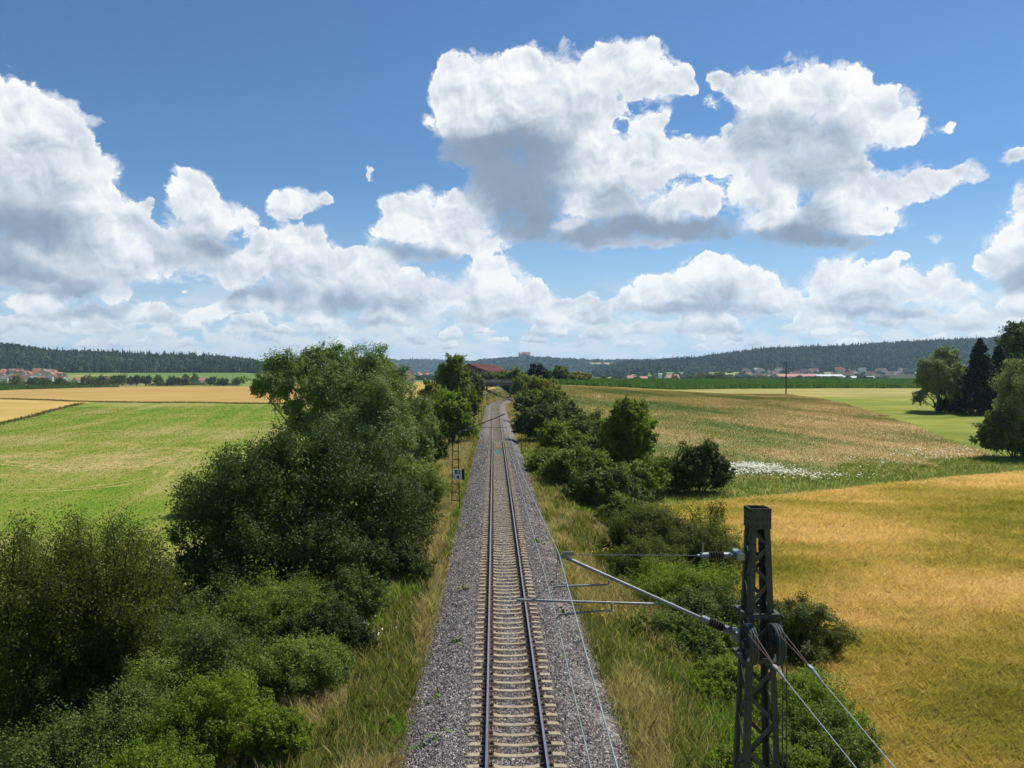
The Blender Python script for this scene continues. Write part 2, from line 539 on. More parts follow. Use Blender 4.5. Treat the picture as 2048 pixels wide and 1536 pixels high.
def leaf_mat(name, dark, mid, light, trans=0.35, rough=0.6, spec=0.14, patch=0.5):
    """leaves: colour differs from leaf to leaf and a little from branch to branch"""
    m = Mat(name, rough, spec)
    r = m.island()
    nz = m.noise(m.pos(), patch, 3, 0.6)
    f = m.math('ADD', m.math('MULTIPLY', r, 0.55), m.math('MULTIPLY', m.rng(nz, 0.3, 0.7), 0.45))
    c = m.ramp(f, [(0.08, dark), (0.5, mid), (0.95, light)])
    m.color(c)
    tc = m.mix(1.0, c, (1.5, 1.7, 0.7), 'MULTIPLY')
    return m.translucent(trans, tc).m

def plain(name, col, rough=0.7, spec=0.3, metal=0.0, var=0.25, scale=4.0):
    m = Mat(name, rough, spec, metal)
    nz = m.noise(m.obj(), scale, 5, 0.65)
    m.color(m.mix(m.rng(nz, 0.3, 0.7), tuple(c * (1 - var) for c in col), tuple(min(1, c * (1 + var)) for c in col)))
    return m.m

# ================================================================== terrain
def track_x(y):
    y = np.asarray(y, float)
    return np.where(y > 225, (np.maximum(y, 225) - 225) ** 2 / 1000.0, 0.0)

RIDGES = {   # photo x, photo y of the tree-topped skyline, foot distance, ridge distance
 'left':  ([-700, -300, 0, 60, 110, 180, 250, 330, 400, 470, 515, 560, 640, 720], [640, 668, 686, 692, 702, 704, 707, 712, 711, 716, 722, 737, 752, 760], 1430, 2100, 12),
 'right': ([1120, 1240, 1330, 1400, 1480, 1530, 1600, 1700, 1800, 1900, 2048, 2500], [760, 726, 719, 715, 703, 697, 694, 690, 685, 680, 673, 650], 2050, 3000, 14),
 'mid':   ([860, 920, 950, 985, 1010, 1040, 1065, 1100, 1160, 1230, 1300, 1400, 1500], [752, 731, 723, 719, 717, 715, 715, 717, 719, 721, 722, 726, 735], 3300, 4300, 14),
 'far':   ([300, 600, 700, 790, 850, 900, 950, 1000, 1100, 1400, 2200], [724, 724, 721, 720, 719, 721, 724, 727, 730, 735, 740], 5000, 6500, 16),
}
def ground_z(x, y):
    x, y = np.asarray(x, float), np.abs(np.asarray(y, float))
    xr = x - track_x(y)
    Lf = -3.0 + 6.5 * smooth(170, 360, y) / (1 + (x / 110.0) ** 2)
    Lf = Lf + (-5 - Lf) * smooth(520, 950, y)
    crest = 1.5 + 3.4 * (1 - smooth(15, 95, x))
    Rf = -2.0 + (crest + 2.0) * smooth(92, 275, y)
    Rf = Rf + (4.0 - crest) * smooth(300, 560, y)
    Rf = Rf + (-5 - Rf) * smooth(620, 1000, y)
    cor = np.where(y < 400, -0.78, -0.78)
    tl, tr = smooth(5.5, 13.5, -xr), smooth(4.6, 10.5, xr)
    near = np.where(xr < 0, cor + (Lf - cor) * tl, cor + (Rf - cor) * tr)
    w = smooth(-60, 30, x)
    far = Lf * (1 - w) + Rf * w
    z = near + (far - near) * smooth(345, 400, y)
    z = z + 0.5 * (fbm(x / 22.0, y / 22.0, 3) - .5) * smooth(9, 30, np.abs(xr))
    ys = np.maximum(y, 30)
    u = 987 + 1590 * (x - CAM_X) / ys
    # foot slopes below the woods
    z = z + smooth(1000, 1450, y) * 14 * (1 - smooth(480, 700, u))
    z = z + smooth(1650, 2100, y) * 16 * smooth(1180, 1330, u)
    for nm, (pu, pv, y0, y1, th) in RIDGES.items():
        v = np.interp(u, pu, pv)
        rz = CAM_H + (745 - v) / 1590 * y1 - th
        t = smooth(y0, y1, y)
        zz = -5 + (rz + 5) * t - (y > y1) * (y - y1) * 0.02
        zz = zz + 9 * (fbm(x / 260.0, y / 260.0, 11, 3) - .5) * t
        z = np.where((y > y0) & (zz > z), zz, z)
    return z

# ------------------------------------------------------------------ field boundaries (metres)
Z_TRACKBED, Z_VERGE, Z_WHEAT, Z_STRIP, Z_TAN, Z_GREEN, Z_YELLOW, Z_CORN, Z_PLAIN, Z_MOWN, Z_GOLD, Z_TANL, Z_CORNL, Z_HILL, Z_MEADOW = range(15)
def wheat_left(y):  return 8.6 + 0.075 * np.maximum(y - 20, 0)
def wheat_top(x):   return 68.0 + (x - 14) * 0.50
def tan_right(y):   return np.interp(y, [60, 116, 160, 200, 240, 288, 330], [60, 71, 84, 94, 101, 107, 111])
def zone(x, y):
    jit = 1.2 * (fbm(x / 3.0, y / 3.0, 21, 3) - .5) * np.clip(y / 60, .4, 6)
    xj, yj = x + jit, y + jit
    xr = x - track_x(y)
    ay = np.abs(y)
    z = np.full(x.shape, Z_PLAIN)
    z[y > 1425] = Z_HILL
    u = 987 + 1590 * (x - CAM_X) / np.maximum(ay, 30)
    z[(y > 1000) & (y <= 1460) & (u < 560)] = Z_MEADOW
    z[(y > 1600) & (y <= 2120) & (u > 1150)] = Z_MEADOW
    z[(u > 1290) & (u < 1495) & (y > 1600) & (y <= 2290)] = Z_MEADOW
    z[(u > 1170) & (u < 1234) & (y > 3880) & (y < 4340)] = Z_MEADOW
    L, R = x < 0, x >= 0
    # left
    z[L & (yj < 240)] = Z_MOWN
    edge_far = np.interp(x, [-400, -215, -152, -79, -20], [395, 345, 299, 267, 245])
    lim_gold = np.interp(yj, [0, 150, 191, 286], [-110, -112, -119, -147])
    z[L & (ay < edge_far) & (xj >= lim_gold)] = Z_MOWN
    z[L & (ay < edge_far) & (xj < lim_gold)] = Z_GOLD
    z[L & (ay >= edge_far) & (ay < 742)] = Z_TANL
    cl = (ay > 500 + 0.15 * (x + 330)) & (ay < 735) & (x < -330 + (ay - 500) * -0.05)
    z[L & cl] = Z_CORNL
    # right
    wt, wl = wheat_top(x), wheat_left(ay)
    z[R & (yj < wt) & (x > 4)] = Z_WHEAT
    z[R & (yj >= wt) & (ay < 292)] = Z_TAN
    z[R & (yj >= wt) & (yj < wt + 8 + 9 * fbm(x / 9, y / 9, 5))] = Z_STRIP
    z[R & (yj >= wt + 10) & (xj > tan_right(ay)) & (ay < 268)] = Z_GREEN
    z[R & (ay >= 268) & (ay < 372) & (x > 35)] = Z_YELLOW
    tan_top = np.interp(x, [0, 30, 70, 107, 140], [296, 300, 303, 290, 262])
    z[R & (ay >= 200) & (ay < tan_top) & (xj < tan_right(ay))] = Z_TAN
    cs = np.interp(x, [10, 40, 90, 160], [305, 320, 362, 378])
    z[R & (ay >= cs) & (ay < 640) & (x > 14)] = Z_CORN
    z[R & (ay < wt) & (x < wl) & (x > 0)] = Z_VERGE
    # along the track
    z[(np.abs(xr) < 11) & (ay < 360) & (xr > 0) & (ay > 60)] = Z_VERGE
    z[(xr > -12) & (xr <= 0) & (ay < 360)] = Z_VERGE
    z[(np.abs(xr) < 3.3) & (ay < 390)] = Z_TRACKBED
    z[(y < -40)] = Z_MOWN
    return z

def build_ground():
    fine = np.radians(np.linspace(-38, 38, 940))
    coarse = np.radians(np.linspace(38, 322, 120))[1:-1]
    th = np.concatenate([fine, coarse])
    nt_ = len(th)
    r = np.concatenate([[0.5, 1.5, 3, 5], np.geomspace(7, 60, 190)[:-1], np.geomspace(60, 420, 560)[:-1], np.geomspace(420, 9500, 280)])
    TH, RR = np.meshgrid(th, r)
    X, Y = CAM_X + np.sin(TH) * RR, np.cos(TH) * RR
    Z = ground_z(X, Y)
    V = np.c_[X.ravel(), Y.ravel(), Z.ravel()]
    i, j = np.meshgrid(np.arange(len(r) - 1), np.arange(nt_), indexing='ij')
    j2 = (j + 1) % nt_
    F = np.stack([i * nt_ + j, i * nt_ + j2, (i + 1) * nt_ + j2, (i + 1) * nt_ + j], -1).reshape(-1, 4)[:, ::-1]
    C = V[F].mean(1)
    zn = zone(C[:, 0].copy(), C[:, 1].copy())
    return V, F, zn, C

GM, BL = {}, {}
def field_mat(name, stops, big=0.03, mid=0.25, fine=2.2, aniso=(1, 1, 1), rot=0.0, rough=0.95, bump=0.4, dist=0.15, extra=None, wf=(0.40, 0.32, 0.28), trans=0.0):
    m = Mat(name, rough, 0.1)
    p = m.pos()
    q = m.scaled(p, aniso, rot)
    nb, nm, nf = m.noise(p, big, 4, 0.6), m.noise(q, mid, 5, 0.65), m.noise(q, fine, 4, 0.75)
    f = m.math('ADD', m.math('ADD', m.math('MULTIPLY', m.rng(nb, .35, .65), wf[0]), m.math('MULTIPLY', m.rng(nm, .34, .66), wf[1])), m.math('MULTIPLY', m.rng(nf, .25, .75), wf[2]))
    f = m.math('ADD', f, m.math('MULTIPLY_ADD', m.island(), .22, -.11))
    c = m.ramp(f, stops)
    if extra:
        c = extra(m, p, c)
    m.color(c).bump(nf, bump, dist)
    return m.translucent(trans, m.mix(1.0, c, (1.25, 1.25, .9), 'MULTIPLY')).m if trans else m.m

def mow_tracks(m, p, c):
    """wheel tracks left by the mower: arcs a few metres across"""
    acc = None
    s = m.n('ShaderNodeSeparateXYZ', {0: p}).outputs
    for cx, cy, R in ((-62, 106, 9), (-68, 99, 6), (-55, 112, 8), (-60, 122, 13), (-74, 128, 15), (-52, 96, 11), (-46, 118, 10), (-66, 150, 30)):
        d = m.math('SQRT', m.math('ADD', m.math('POWER', m.math('ABSOLUTE', m.math('SUBTRACT', s[0], float(cx))), 2.0), m.math('POWER', m.math('ABSOLUTE', m.math('SUBTRACT', s[1], float(cy))), 2.0)))
        e = m.math('ABSOLUTE', m.math('SUBTRACT', m.math('ABSOLUTE', m.math('SUBTRACT', d, float(R))), 0.95))
        k = m.rng(e, 0.20, 0.42, 1.0, 0.0)
        acc = k if acc is None else m.math('MAXIMUM', acc, k)
    mask = m.math('MULTIPLY', acc, m.rng(m.noise(p, 0.10, 3, 0.6), 0.40, 0.52))
    return m.mix(m.math('MULTIPLY', mask, 0.85), c, (.40, .30, .12))

def ground_objects():
    V, F, zn, C = build_ground()
    Rr, G, B = 0, 1, 2
    GM[Z_TRACKBED] = ('ground', field_mat('gravelly soil', [(0.2, (.07, .06, .05)), (.8, (.16, .14, .12))], fine=9))
    GM[Z_VERGE] = ('verge', field_mat('verge turf', [(.15, (.045, .065, .014)), (.5, (.10, .105, .030)), (.85, (.22, .17, .075))], big=.12, mid=.6, fine=6))
    BL[Z_WHEAT] = field_mat('ripening wheat blades', [(.20, (.28, .27, .045)), (.40, (.48, .40, .095)), (.58, (.66, .49, .18)), (.82, (.82, .62, .34))], big=.055, mid=.16, fine=3.2, aniso=(.45, 1.5, 1), rot=-.25, bump=.8, dist=.25, trans=.45)
    GM[Z_WHEAT] = ('wheat_field', field_mat('ripening wheat', [(.20, (.28, .27, .045)), (.40, (.48, .40, .095)), (.58, (.66, .49, .18)), (.82, (.82, .62, .34))], big=.055, mid=.16, fine=3.2, aniso=(.45, 1.5, 1), rot=-.25, bump=.8, dist=.25))
    GM[Z_STRIP] = ('grass_path', field_mat('rough grass', [(.2, (.06, .115, .018)), (.5, (.14, .19, .035)), (.85, (.30, .25, .09))], big=.08, mid=.35, fine=3))
    BL[Z_TAN] = field_mat('seeding hay meadow blades', [(.26, (.10, .145, .036)), (.44, (.21, .20, .064)), (.60, (.34, .255, .110)), (.9, (.47, .345, .17))], big=.020, mid=.07, fine=1.6, aniso=(.30, 1.3, 1), rot=-1.25, bump=.6, dist=.3, trans=.45)
    GM[Z_TAN] = ('hay_meadow', field_mat('seeding hay meadow', [(.26, (.10, .145, .036)), (.44, (.21, .20, .064)), (.60, (.34, .255, .110)), (.9, (.47, .345, .17))], big=.020, mid=.07, fine=1.6, aniso=(.30, 1.3, 1), rot=-1.25, bump=.6, dist=.3))
    GM[Z_GREEN] = ('cut_meadow', field_mat('cut meadow', [(.25, (.12, .155, .014)), (.5, (.185, .205, .024)), (.8, (.29, .27, .06))], big=.03, mid=.10, fine=.9, aniso=(.4, 1.4, 1), rot=.3))
    GM[Z_YELLOW] = ('barley_field', field_mat('yellow barley', [(.2, (.21, .19, .04)), (.6, (.31, .255, .075)), (.9, (.38, .31, .11))], big=.02, mid=.2, fine=1.0, aniso=(.4, 1.3, 1)))
    GM[Z_CORN] = ('corn_soil', field_mat('soil between corn', [(.2, (.025, .065, .010)), (.8, (.06, .12, .02))]))
    GM[Z_PLAIN] = ('plain', field_mat('distant farmland', [(.25, (.10, .16, .035)), (.5, (.15, .20, .045)), (.7, (.24, .22, .07)), (.9, (.33, .26, .10))], big=.006, mid=.02, fine=.2))
    BL[Z_MOWN] = field_mat('mown meadow blades', [(.22, (.075, .150, .008)), (.42, (.125, .195, .015)), (.60, (.19, .215, .034)), (.85, (.31, .27, .095))], big=.022, mid=.12, fine=1.2, aniso=(.16, 1.7, 1), rot=1.76, bump=.5, dist=.12, extra=mow_tracks, trans=.45)
    GM[Z_MOWN] = ('mown_meadow', field_mat('mown meadow', [(.22, (.075, .150, .008)), (.42, (.125, .195, .015)), (.60, (.19, .215, .034)), (.85, (.31, .27, .095))], big=.022, mid=.12, fine=1.2, aniso=(.16, 1.7, 1), rot=1.76, bump=.5, dist=.12, extra=mow_tracks))
    GM[Z_GOLD] = ('wheat_field', field_mat('golden wheat', [(.2, (.33, .22, .05)), (.6, (.43, .29, .08)), (.9, (.48, .34, .12))], aniso=(.4, 1.3, 1)))
    GM[Z_TANL] = ('grain_field', field_mat('tan grain', [(.2, (.28, .17, .045)), (.5, (.36, .225, .065)), (.9, (.43, .29, .10))], big=.01, mid=.08, fine=.7, aniso=(.3, 1.2, 1)))
    GM[Z_CORNL] = GM[Z_CORN]
    GM[Z_HILL] = ('hills', field_mat('wooded hill floor', [(.2, (.02, .04, .012)), (.8, (.05, .08, .022))], big=.004, mid=.02, fine=.1))
    GM[Z_MEADOW] = ('hill_meadow', field_mat('hill meadow', [(.3, (.085, .16, .025)), (.48, (.13, .19, .04)), (.58, (.26, .26, .07)), (.8, (.34, .28, .10))], big=.0035, mid=.008, fine=.15))
    groups = {}
    for k, (nm, mt) in GM.items():
        groups.setdefault(id(mt), (nm, mt, []))[2].append(k)
    for nm, mt, ks in groups.values():
        sel = np.isin(zn, ks)
        if not sel.any():
            continue
        f = F[sel]
        used, inv = np.unique(f.ravel(), return_inverse=True)
        o = link(nm, raw_mesh(nm, V[used], inv.reshape(-1, 4), None, True), mt)
        tag(o, kind='structure')
ground_objects()

# ================================================================== railway
M_BALLAST = None
def make_rail_mats():
    global M_BALLAST, M_STONE, M_SLEEPER, M_RUST, M_RAIL, M_PAD, M_STEEL, M_GALV, M_DARKINS, M_WIRE, M_CONC, M_WHITE, M_BLACK, M_CABLE, M_BLUEP, M_ORANGEP
    m = Mat('ballast bed', .95, .1)
    p = m.pos()
    v = m.n('ShaderNodeTexVoronoi', {'Vector': p, 'Scale': 13.0}).outputs
    c = m.ramp(v['Color'], [(.1, (.065, .057, .052)), (.5, (.165, .15, .14)), (.95, (.34, .31, .285))])
    c = m.mix(m.rng(m.noise(p, .35, 4), .4, .7), c, m.mix(1.0, c, (1.0, .92, .84), 'MULTIPLY'))
    m.color(c).bump(v['Distance'], .9, .06)
    M_BALLAST = m.m
    m = Mat('ballast stone', .9, .2)
    r = m.island()
    c = m.ramp(r, [(.03, (.07, .06, .055)), (.35, (.17, .152, .142)), (.7, (.28, .255, .235)), (.93, (.43, .385, .34)), (.985, (.66, .60, .50))])
    sx = m.n('ShaderNodeSeparateXYZ', {0: m.pos()}).outputs[0]
    near = m.rng(m.math('ABSOLUTE', m.math('SUBTRACT', m.math('ABSOLUTE', sx), .75)), .12, .62, .95, 0.0)
    c = m.mix(m.math('MULTIPLY', near, m.rng(m.noise(m.pos(), 1.2, 4, .6), .3, .6)), c, m.mix(1.0, c, (.80, .54, .38), 'MULTIPLY'))
    m.color(c)
    M_STONE = m.m
    m = Mat('sleeper concrete', .9, .15)
    p = m.pos()
    nz = m.noise(p, 5, 5, .7)
    st = m.noise(m.scaled(p, (3, .4, 1)), 1.0, 3, .6)
    c = m.mix(m.rng(nz, .3, .7), (.27, .225, .15), (.44, .385, .27))
    rnd = m.n('ShaderNodeObjectInfo').outputs['Random']
    c = m.mix(m.math('MULTIPLY', rnd, .45), c, (.21, .175, .125))
    m.color(m.mix(m.rng(st, .42, .75, 0, .6), c, (.17, .115, .075))).bump(nz, .2, .01)
    M_SLEEPER = m.m
    m = Mat('rusty rail web', .85, .2)
    nz = m.noise(m.pos(), 14, 4, .7)
    m.color(m.mix(m.rng(nz, .3, .7), (.045, .022, .014), (.13, .06, .035)))
    M_RUST = m.m
    m = Mat('polished rail head', .28, .5, 1.0)
    nz = m.noise(m.scaled(m.pos(), (30, .4, 1)), 1, 3)
    m.color(m.mix(nz, (.42, .42, .46), (.66, .66, .70)))
    M_RAIL = m.m
    M_PAD = plain('rail fastening', (.035, .022, .017), .8)
    m = Mat('painted steel', .62, .35)
    nz = m.noise(m.obj(), 6, 5, .7)
    c = m.mix(m.rng(nz, .3, .7), (.020, .030, .027), (.050, .062, .056))
    m.color(m.mix(m.rng(m.noise(m.obj(), 11, 4, .7), .62, .72), c, (.10, .055, .03)))
    M_STEEL = m.m
    M_GALV = plain('galvanised steel', (.17, .195, .20), .5, .5, .5)
    M_DARKINS = plain('brown insulator glaze', (.035, .018, .016), .25, .5)
    M_WIRE = plain('weathered copper wire', (.20, .26, .25), .5, .5, .3)
    M_CABLE = plain('rusty steel rope', (.10, .062, .04), .6, .4, .3)
    M_CONC = plain('mast foundation concrete', (.22, .20, .175), .95)
    M_WHITE = plain('white sign enamel', (.62, .62, .58), .5, .4, var=.06)
    M_BLACK = plain('black sign paint', (.012, .012, .013), .5)
    M_BLUEP = plain('worn blue paint', (.20, .36, .42), .85, var=.4, scale=9)
    M_ORANGEP = plain('worn orange paint', (.50, .30, .13), .85, var=.4, scale=9)
make_rail_mats()

def sweep(profile, ys, dx, close=True):
    """extrude an (x, z) profile along the track"""
    ys = np.asarray(ys, float)
    cx = track_x(ys)
    sl = np.gradient(cx, ys)
    nx, ny = 1 / np.hypot(1, sl), -sl / np.hypot(1, sl)
    P = np.asarray(profile, float)
    V = np.stack([(cx[:, None] + (P[None, :, 0] + dx) * nx[:, None]), ys[:, None] + (P[None, :, 0] + dx) * ny[:, None], np.repeat(P[None, :, 1], len(ys), 0)], -1)
    n = len(P)
    i, j = np.meshgrid(np.arange(len(ys) - 1), np.arange(n if close else n - 1), indexing='ij')
    j2 = (j + 1) % n
    F = np.stack([i * n + j, (i + 1) * n + j, (i + 1) * n + j2, i * n + j2], -1).reshape(-1, 4)
    return V.reshape(-1, 3), F, j.ravel()

TY = np.concatenate([np.arange(-30, 225, 5.0), np.arange(225, 378, 2.0)])

def ballast():
    ys = np.concatenate([np.arange(-30, 14, 2.0), np.arange(14, 70, .22), np.arange(70, 380, .8)])
    xs = np.array([-3.35, -2.95, -2.6, -2.2, -1.9, -1.65, -1.3, -1.0, -.75, -.4, 0, .4, .75, 1.0, 1.3, 1.65, 1.9, 2.2, 2.6, 2.95, 3.35])
    zs = np.interp(np.abs(xs), [0, .55, .75, 1.0, 1.3, 1.6, 2.0, 3.0, 3.4], [-.255, -.25, -.245, -.235, -.225, -.225, -.30, -.72, -.86])
    V, F, _ = sweep(np.c_[xs, zs], ys, 0, False)
    V[:, 2] += .05 * (fbm(V[:, 0] * 2.2, V[:, 1] * 2.2, 31, 3) - .5) * (np.abs(V[:, 0] - track_x(V[:, 1])) > 1.3)
    V[:, 0] += .45 * (fbm(V[:, 0] * .7, V[:, 1] * .7, 37, 3) - .5) * (np.abs(V[:, 0] - track_x(V[:, 1])) > 1.8)
    tag(link('ballast_bed', raw_mesh('ballast_bed', V, F, None, True), M_BALLAST), kind='structure')
    # loose stones
    n = 215000
    y = 15.5 + 110 * rng.random(n) ** 2.0
    y = np.where((y > 75) & (rng.random(n) < (y - 75) / 50), 16 + 40 * rng.random(n), y)
    x = (rng.random(n) * 2 - 1) * 3.4
    z = np.interp(np.abs(x), [0, .55, .75, 1.0, 1.3, 1.6, 2.0, 3.0, 3.4], [-.255, -.25, -.245, -.235, -.225, -.225, -.30, -.72, -.86])
    keep = ~((np.abs(np.abs(x) - .755) < .12))
    x, y, z = x[keep], y[keep], z[keep]
    n = len(x)
    s = (.020 + .022 * rng.random(n) ** 1.5) * np.clip(.85 + y / 160, 1, 1.4)
    base = np.array([(1, 0, 0), (0, 1, 0), (-1, 0, 0), (0, -1, 0), (0, 0, 1), (0, 0, -.6)], float)
    a = rng.random(n) * 6.28
    P = base[None] * (0.65 + .7 * rng.random((n, 6, 1))) * s[:, None, None] * np.stack([.8 + .8 * rng.random(n), np.ones(n), .7 + .5 * rng.random(n)], -1)[:, None, :]
    ca, sa = np.cos(a)[:, None], np.sin(a)[:, None]
    tilt = (rng.random((n, 1)) - .5) * 1.2
    Px, Py, Pz = P[..., 0] * ca - P[..., 1] * sa, P[..., 0] * sa + P[..., 1] * ca, P[..., 2]
    Pz, Px = Pz * np.cos(tilt) + Px * np.sin(tilt), Px * np.cos(tilt) - Pz * np.sin(tilt)
    V = np.stack([Px + x[:, None], Py + y[:, None], Pz + (z + s * .35)[:, None]], -1).reshape(-1, 3)
    f = np.array([(0, 1, 4), (1, 2, 4), (2, 3, 4), (3, 0, 4), (1, 0, 5), (2, 1, 5), (3, 2, 5), (0, 3, 5)])
    F = (f[None] + (np.arange(n) * 6)[:, None, None]).reshape(-1, 3)
    tag(link('ballast_stones', raw_mesh('ballast_stones', V, F), M_STONE), kind='stuff')
ballast()

def ballast_weeds():
    r = np.random.default_rng(17)
    P = []
    for x0, y0, n, sp in ((2.15, 46, 90, .25), (2.4, 33, 30, .2), (-2.1, 29, 40, .2), (-2.3, 24.5, 30, .18), (-1.9, 36, 30, .2), (2.25, 60, 40, .3), (-2.2, 52, 40, .3), (1.9, 27, 14, .15), (-2.45, 21.5, 30, .2)):
        x, y = x0 + r.normal(size=n) * sp, y0 + r.normal(size=n) * sp
        z = np.interp(np.abs(x), [0, 1.6, 2.0, 3.0, 3.4], [-.25, -.225, -.30, -.72, -.86])
        P.append(np.stack([x, y, z + .04 + .13 * r.random(n)], -1)[::2])
    P = np.concatenate(P)
    V, F = leaf_like(P, r)
    tag(link('ballast_weeds', raw_mesh('ballast_weeds', V, F), plain('weed leaf', (.10, .17, .025), .7)), kind='stuff')
def leaf_like(P, r):
    a = r.normal(size=P.shape); a /= np.linalg.norm(a, axis=1, keepdims=True)
    n = r.normal(size=P.shape) * .6 + np.array((0, 0, 1.0))
    b = np.cross(a, n); b /= np.linalg.norm(b, axis=1, keepdims=True)
    s = (.06 + .06 * r.random(len(P)))[:, None]
    V = np.stack([P - a * s, P + b * s * .5, P + a * s, P - b * s * .5], 1).reshape(-1, 3)
    return V, np.arange(len(V)).reshape(-1, 4)
ballast_weeds()

def rails():
    prof = [(-.075, -.172), (.075, -.172), (.075, -.160), (.012, -.135), (.009, -.050), (.036, -.038), (.0365, -.008), (.028, 0), (-.028, 0), (-.0365, -.008), (-.036, -.038), (-.009, -.050), (-.012, -.135), (-.075, -.160)]
    for side, lab in ((-1, 'left rail of the track, polished head on a rusty web'), (1, 'right rail of the track, polished head on a rusty web')):
        V, F, j = sweep(prof, TY, side * .7535)
        mi = np.where((j == 7), 1, 0)
        o = link('rail', raw_mesh('rail', V, F, mi), [M_RUST, M_RAIL])
        tag(o, lab, 'rail', 'rails of the track')
rails()

def sleepers():
    # concrete sleeper: high rail seats, waisted lower middle, bevelled top edges
    sx = np.array([-1.25, -1.20, -.95, -.55, -.40, 0, .40, .55, .95, 1.20, 1.25])
    top = np.array([-.205, -.190, -.182, -.182, -.215, -.232, -.215, -.182, -.182, -.190, -.205])
    wt = np.array([.075, .085, .085, .085, .075, .070, .075, .085, .085, .085, .075])
    sec = []
    for x, z, w in zip(sx, top, wt):
        sec += [(x, -w - .05, z - .12), (x, -w - .015, z - .022), (x, -w, z), (x, w, z), (x, w + .015, z - .022), (x, w + .05, z - .12)]
    def body():
        n = len(sx)
        F = [(k * 6 + j, (k + 1) * 6 + j, (k + 1) * 6 + j + 1, k * 6 + j + 1) for k in range(n - 1) for j in range(5)]
        F += [tuple(range(6))[::-1], tuple((n - 1) * 6 + j for j in range(6))]
        return MB().add(sec, [f[::-1] for f in F])
    bm, painted = body(), {}
    root = thing('sleeper', 'concrete sleeper under the two rails', 'sleeper', (0, 17.2, 0), 0, 'concrete sleepers of the track')
    body().build('sleeper_body', M_SLEEPER, root)
    for s in (-1, 1):
        f = MB()
        f.box((s * .7535, 0, -.176), (.36, .15, .014))
        for q in (-1, 1):
            f.box((s * .7535 + q * .115, 0, -.150), (.06, .10, .04))
            f.tube([(s * .7535 + q * .125, 0, -.14), (s * .7535 + q * .125, 0, -.105)], .018, 6)
        f.build('rail_fastening', M_PAD, root)
    lone = body().mesh('sleeper_body')
    lone.materials.append(M_SLEEPER)
    ys = 17.2 + .6 * np.arange(1, 590)
    for k, y in enumerate(ys[:300]):
        cx = float(track_x(y))
        a = -math.atan(max(y - 225, 0) / 500.0)
        if y < 112:
            o = copy_tree(root)
        else:
            o = bpy.data.objects.new('sleeper', lone)
            COL.objects.link(o)
            tag(o, 'concrete sleeper under the two rails', 'sleeper', 'concrete sleepers of the track')
        o.location = (cx + random.uniform(-.02, .02), y + random.uniform(-.02, .02), random.uniform(.012, .026))
        o.rotation_euler = (0, 0, a + random.uniform(-.008, .008))
        d = y - 99
        if 0 < y - 88.6 < 18:
            painted[k] = o
    # the rest, far down the line
    V0 = np.array(sec)
    n = len(sx)
    F0 = np.array([(k * 6 + j, k * 6 + j + 1, (k + 1) * 6 + j + 1, (k + 1) * 6 + j) for k in range(n - 1) for j in range(5)])
    far = ys[300:]
    cx, a = track_x(far), -np.arctan(np.maximum(far - 225, 0) / 500.0)
    P = np.stack([cx[:, None] + V0[None, :, 0] * np.cos(a)[:, None] - V0[None, :, 1] * np.sin(a)[:, None], far[:, None] + V0[None, :, 0] * np.sin(a)[:, None] + V0[None, :, 1] * np.cos(a)[:, None], np.repeat(V0[None, :, 2], len(far), 0)], -1)
    F = (F0[None] + (np.arange(len(far)) * len(V0))[:, None, None]).reshape(-1, 4)
    tag(link('far_sleepers', raw_mesh('far_sleepers', P.reshape(-1, 3), F), M_SLEEPER), kind='stuff')
    # the painted star across a run of sleepers
    L = list(painted.values())
    m = len(L)
    for i, o in enumerate(L):
        t = (i + .5) / m * 2 - 1
        mb = MB()
        w = abs(t)
        for s in (-1, 1):
            x0 = s * (.14 + .42 * w)
            mb.box((x0, 0, -.2035), (.22, .13, .020))
        o['label'] = 'pale sleeper with worn blue and orange paint between the rails'
        o['group'] = 'painted sleepers'
        # a blue stroke and an orange stroke on each of these sleepers
        mbo = MB()
        mbo.box((0, 0, -.2160), (.16 + .25 * (1 - w), .14, .022)) if w < .3 else mbo.box((0, 0, -.2120), (.60 * w, .14, .028))
        if o.type == 'EMPTY':
            par = o
        else:
            par = o
        mb.build('paint_mark', M_BLUEP, par)
        mbo.build('paint_mark', M_ORANGEP if w >= .3 else M_BLUEP, par)
sleepers()

# ------------------------------------------------------------------ overhead line
def insulator(a, b, parent, r=.055, name='insulator'):
    """galvanised caps at both ends and dark ribbed sheds between"""
    a, b = np.array(a, float), np.array(b, float)
    ins = MB()
    prof = []
    n = 6
    for k in range(n):
        t0 = .30 + .40 * k / n
        prof += [(t0, r * .55), (t0 + .012, r * 1.15), (t0 + .032, r * 1.15), (t0 + .045, r * .55)]
    prof += [(.70, r * .55)]
    ins.lathe(a, b, prof, 12, 0)
    ins.lathe(a, b, [(0.0, r * .35), (.10, r * .35), (.101, r * .85), (.30, r * .9)], 10, 1)
    ins.lathe(a, b, [(.70, r * .9), (.90, r * .85), (.901, r * .35), (1.0, r * .35)], 10, 1)
    d = (b - a)
    for t in (.12, .88):
        p = a + d * t
        ins.add([p, p + d * .07, p + d * .05 + np.array((0, 0, .20)), p + d * .03 + np.array((0, .012, .20))], [(0, 1, 2, 3)], 1)
    return ins.build(name, [M_DARKINS, M_GALV], parent)

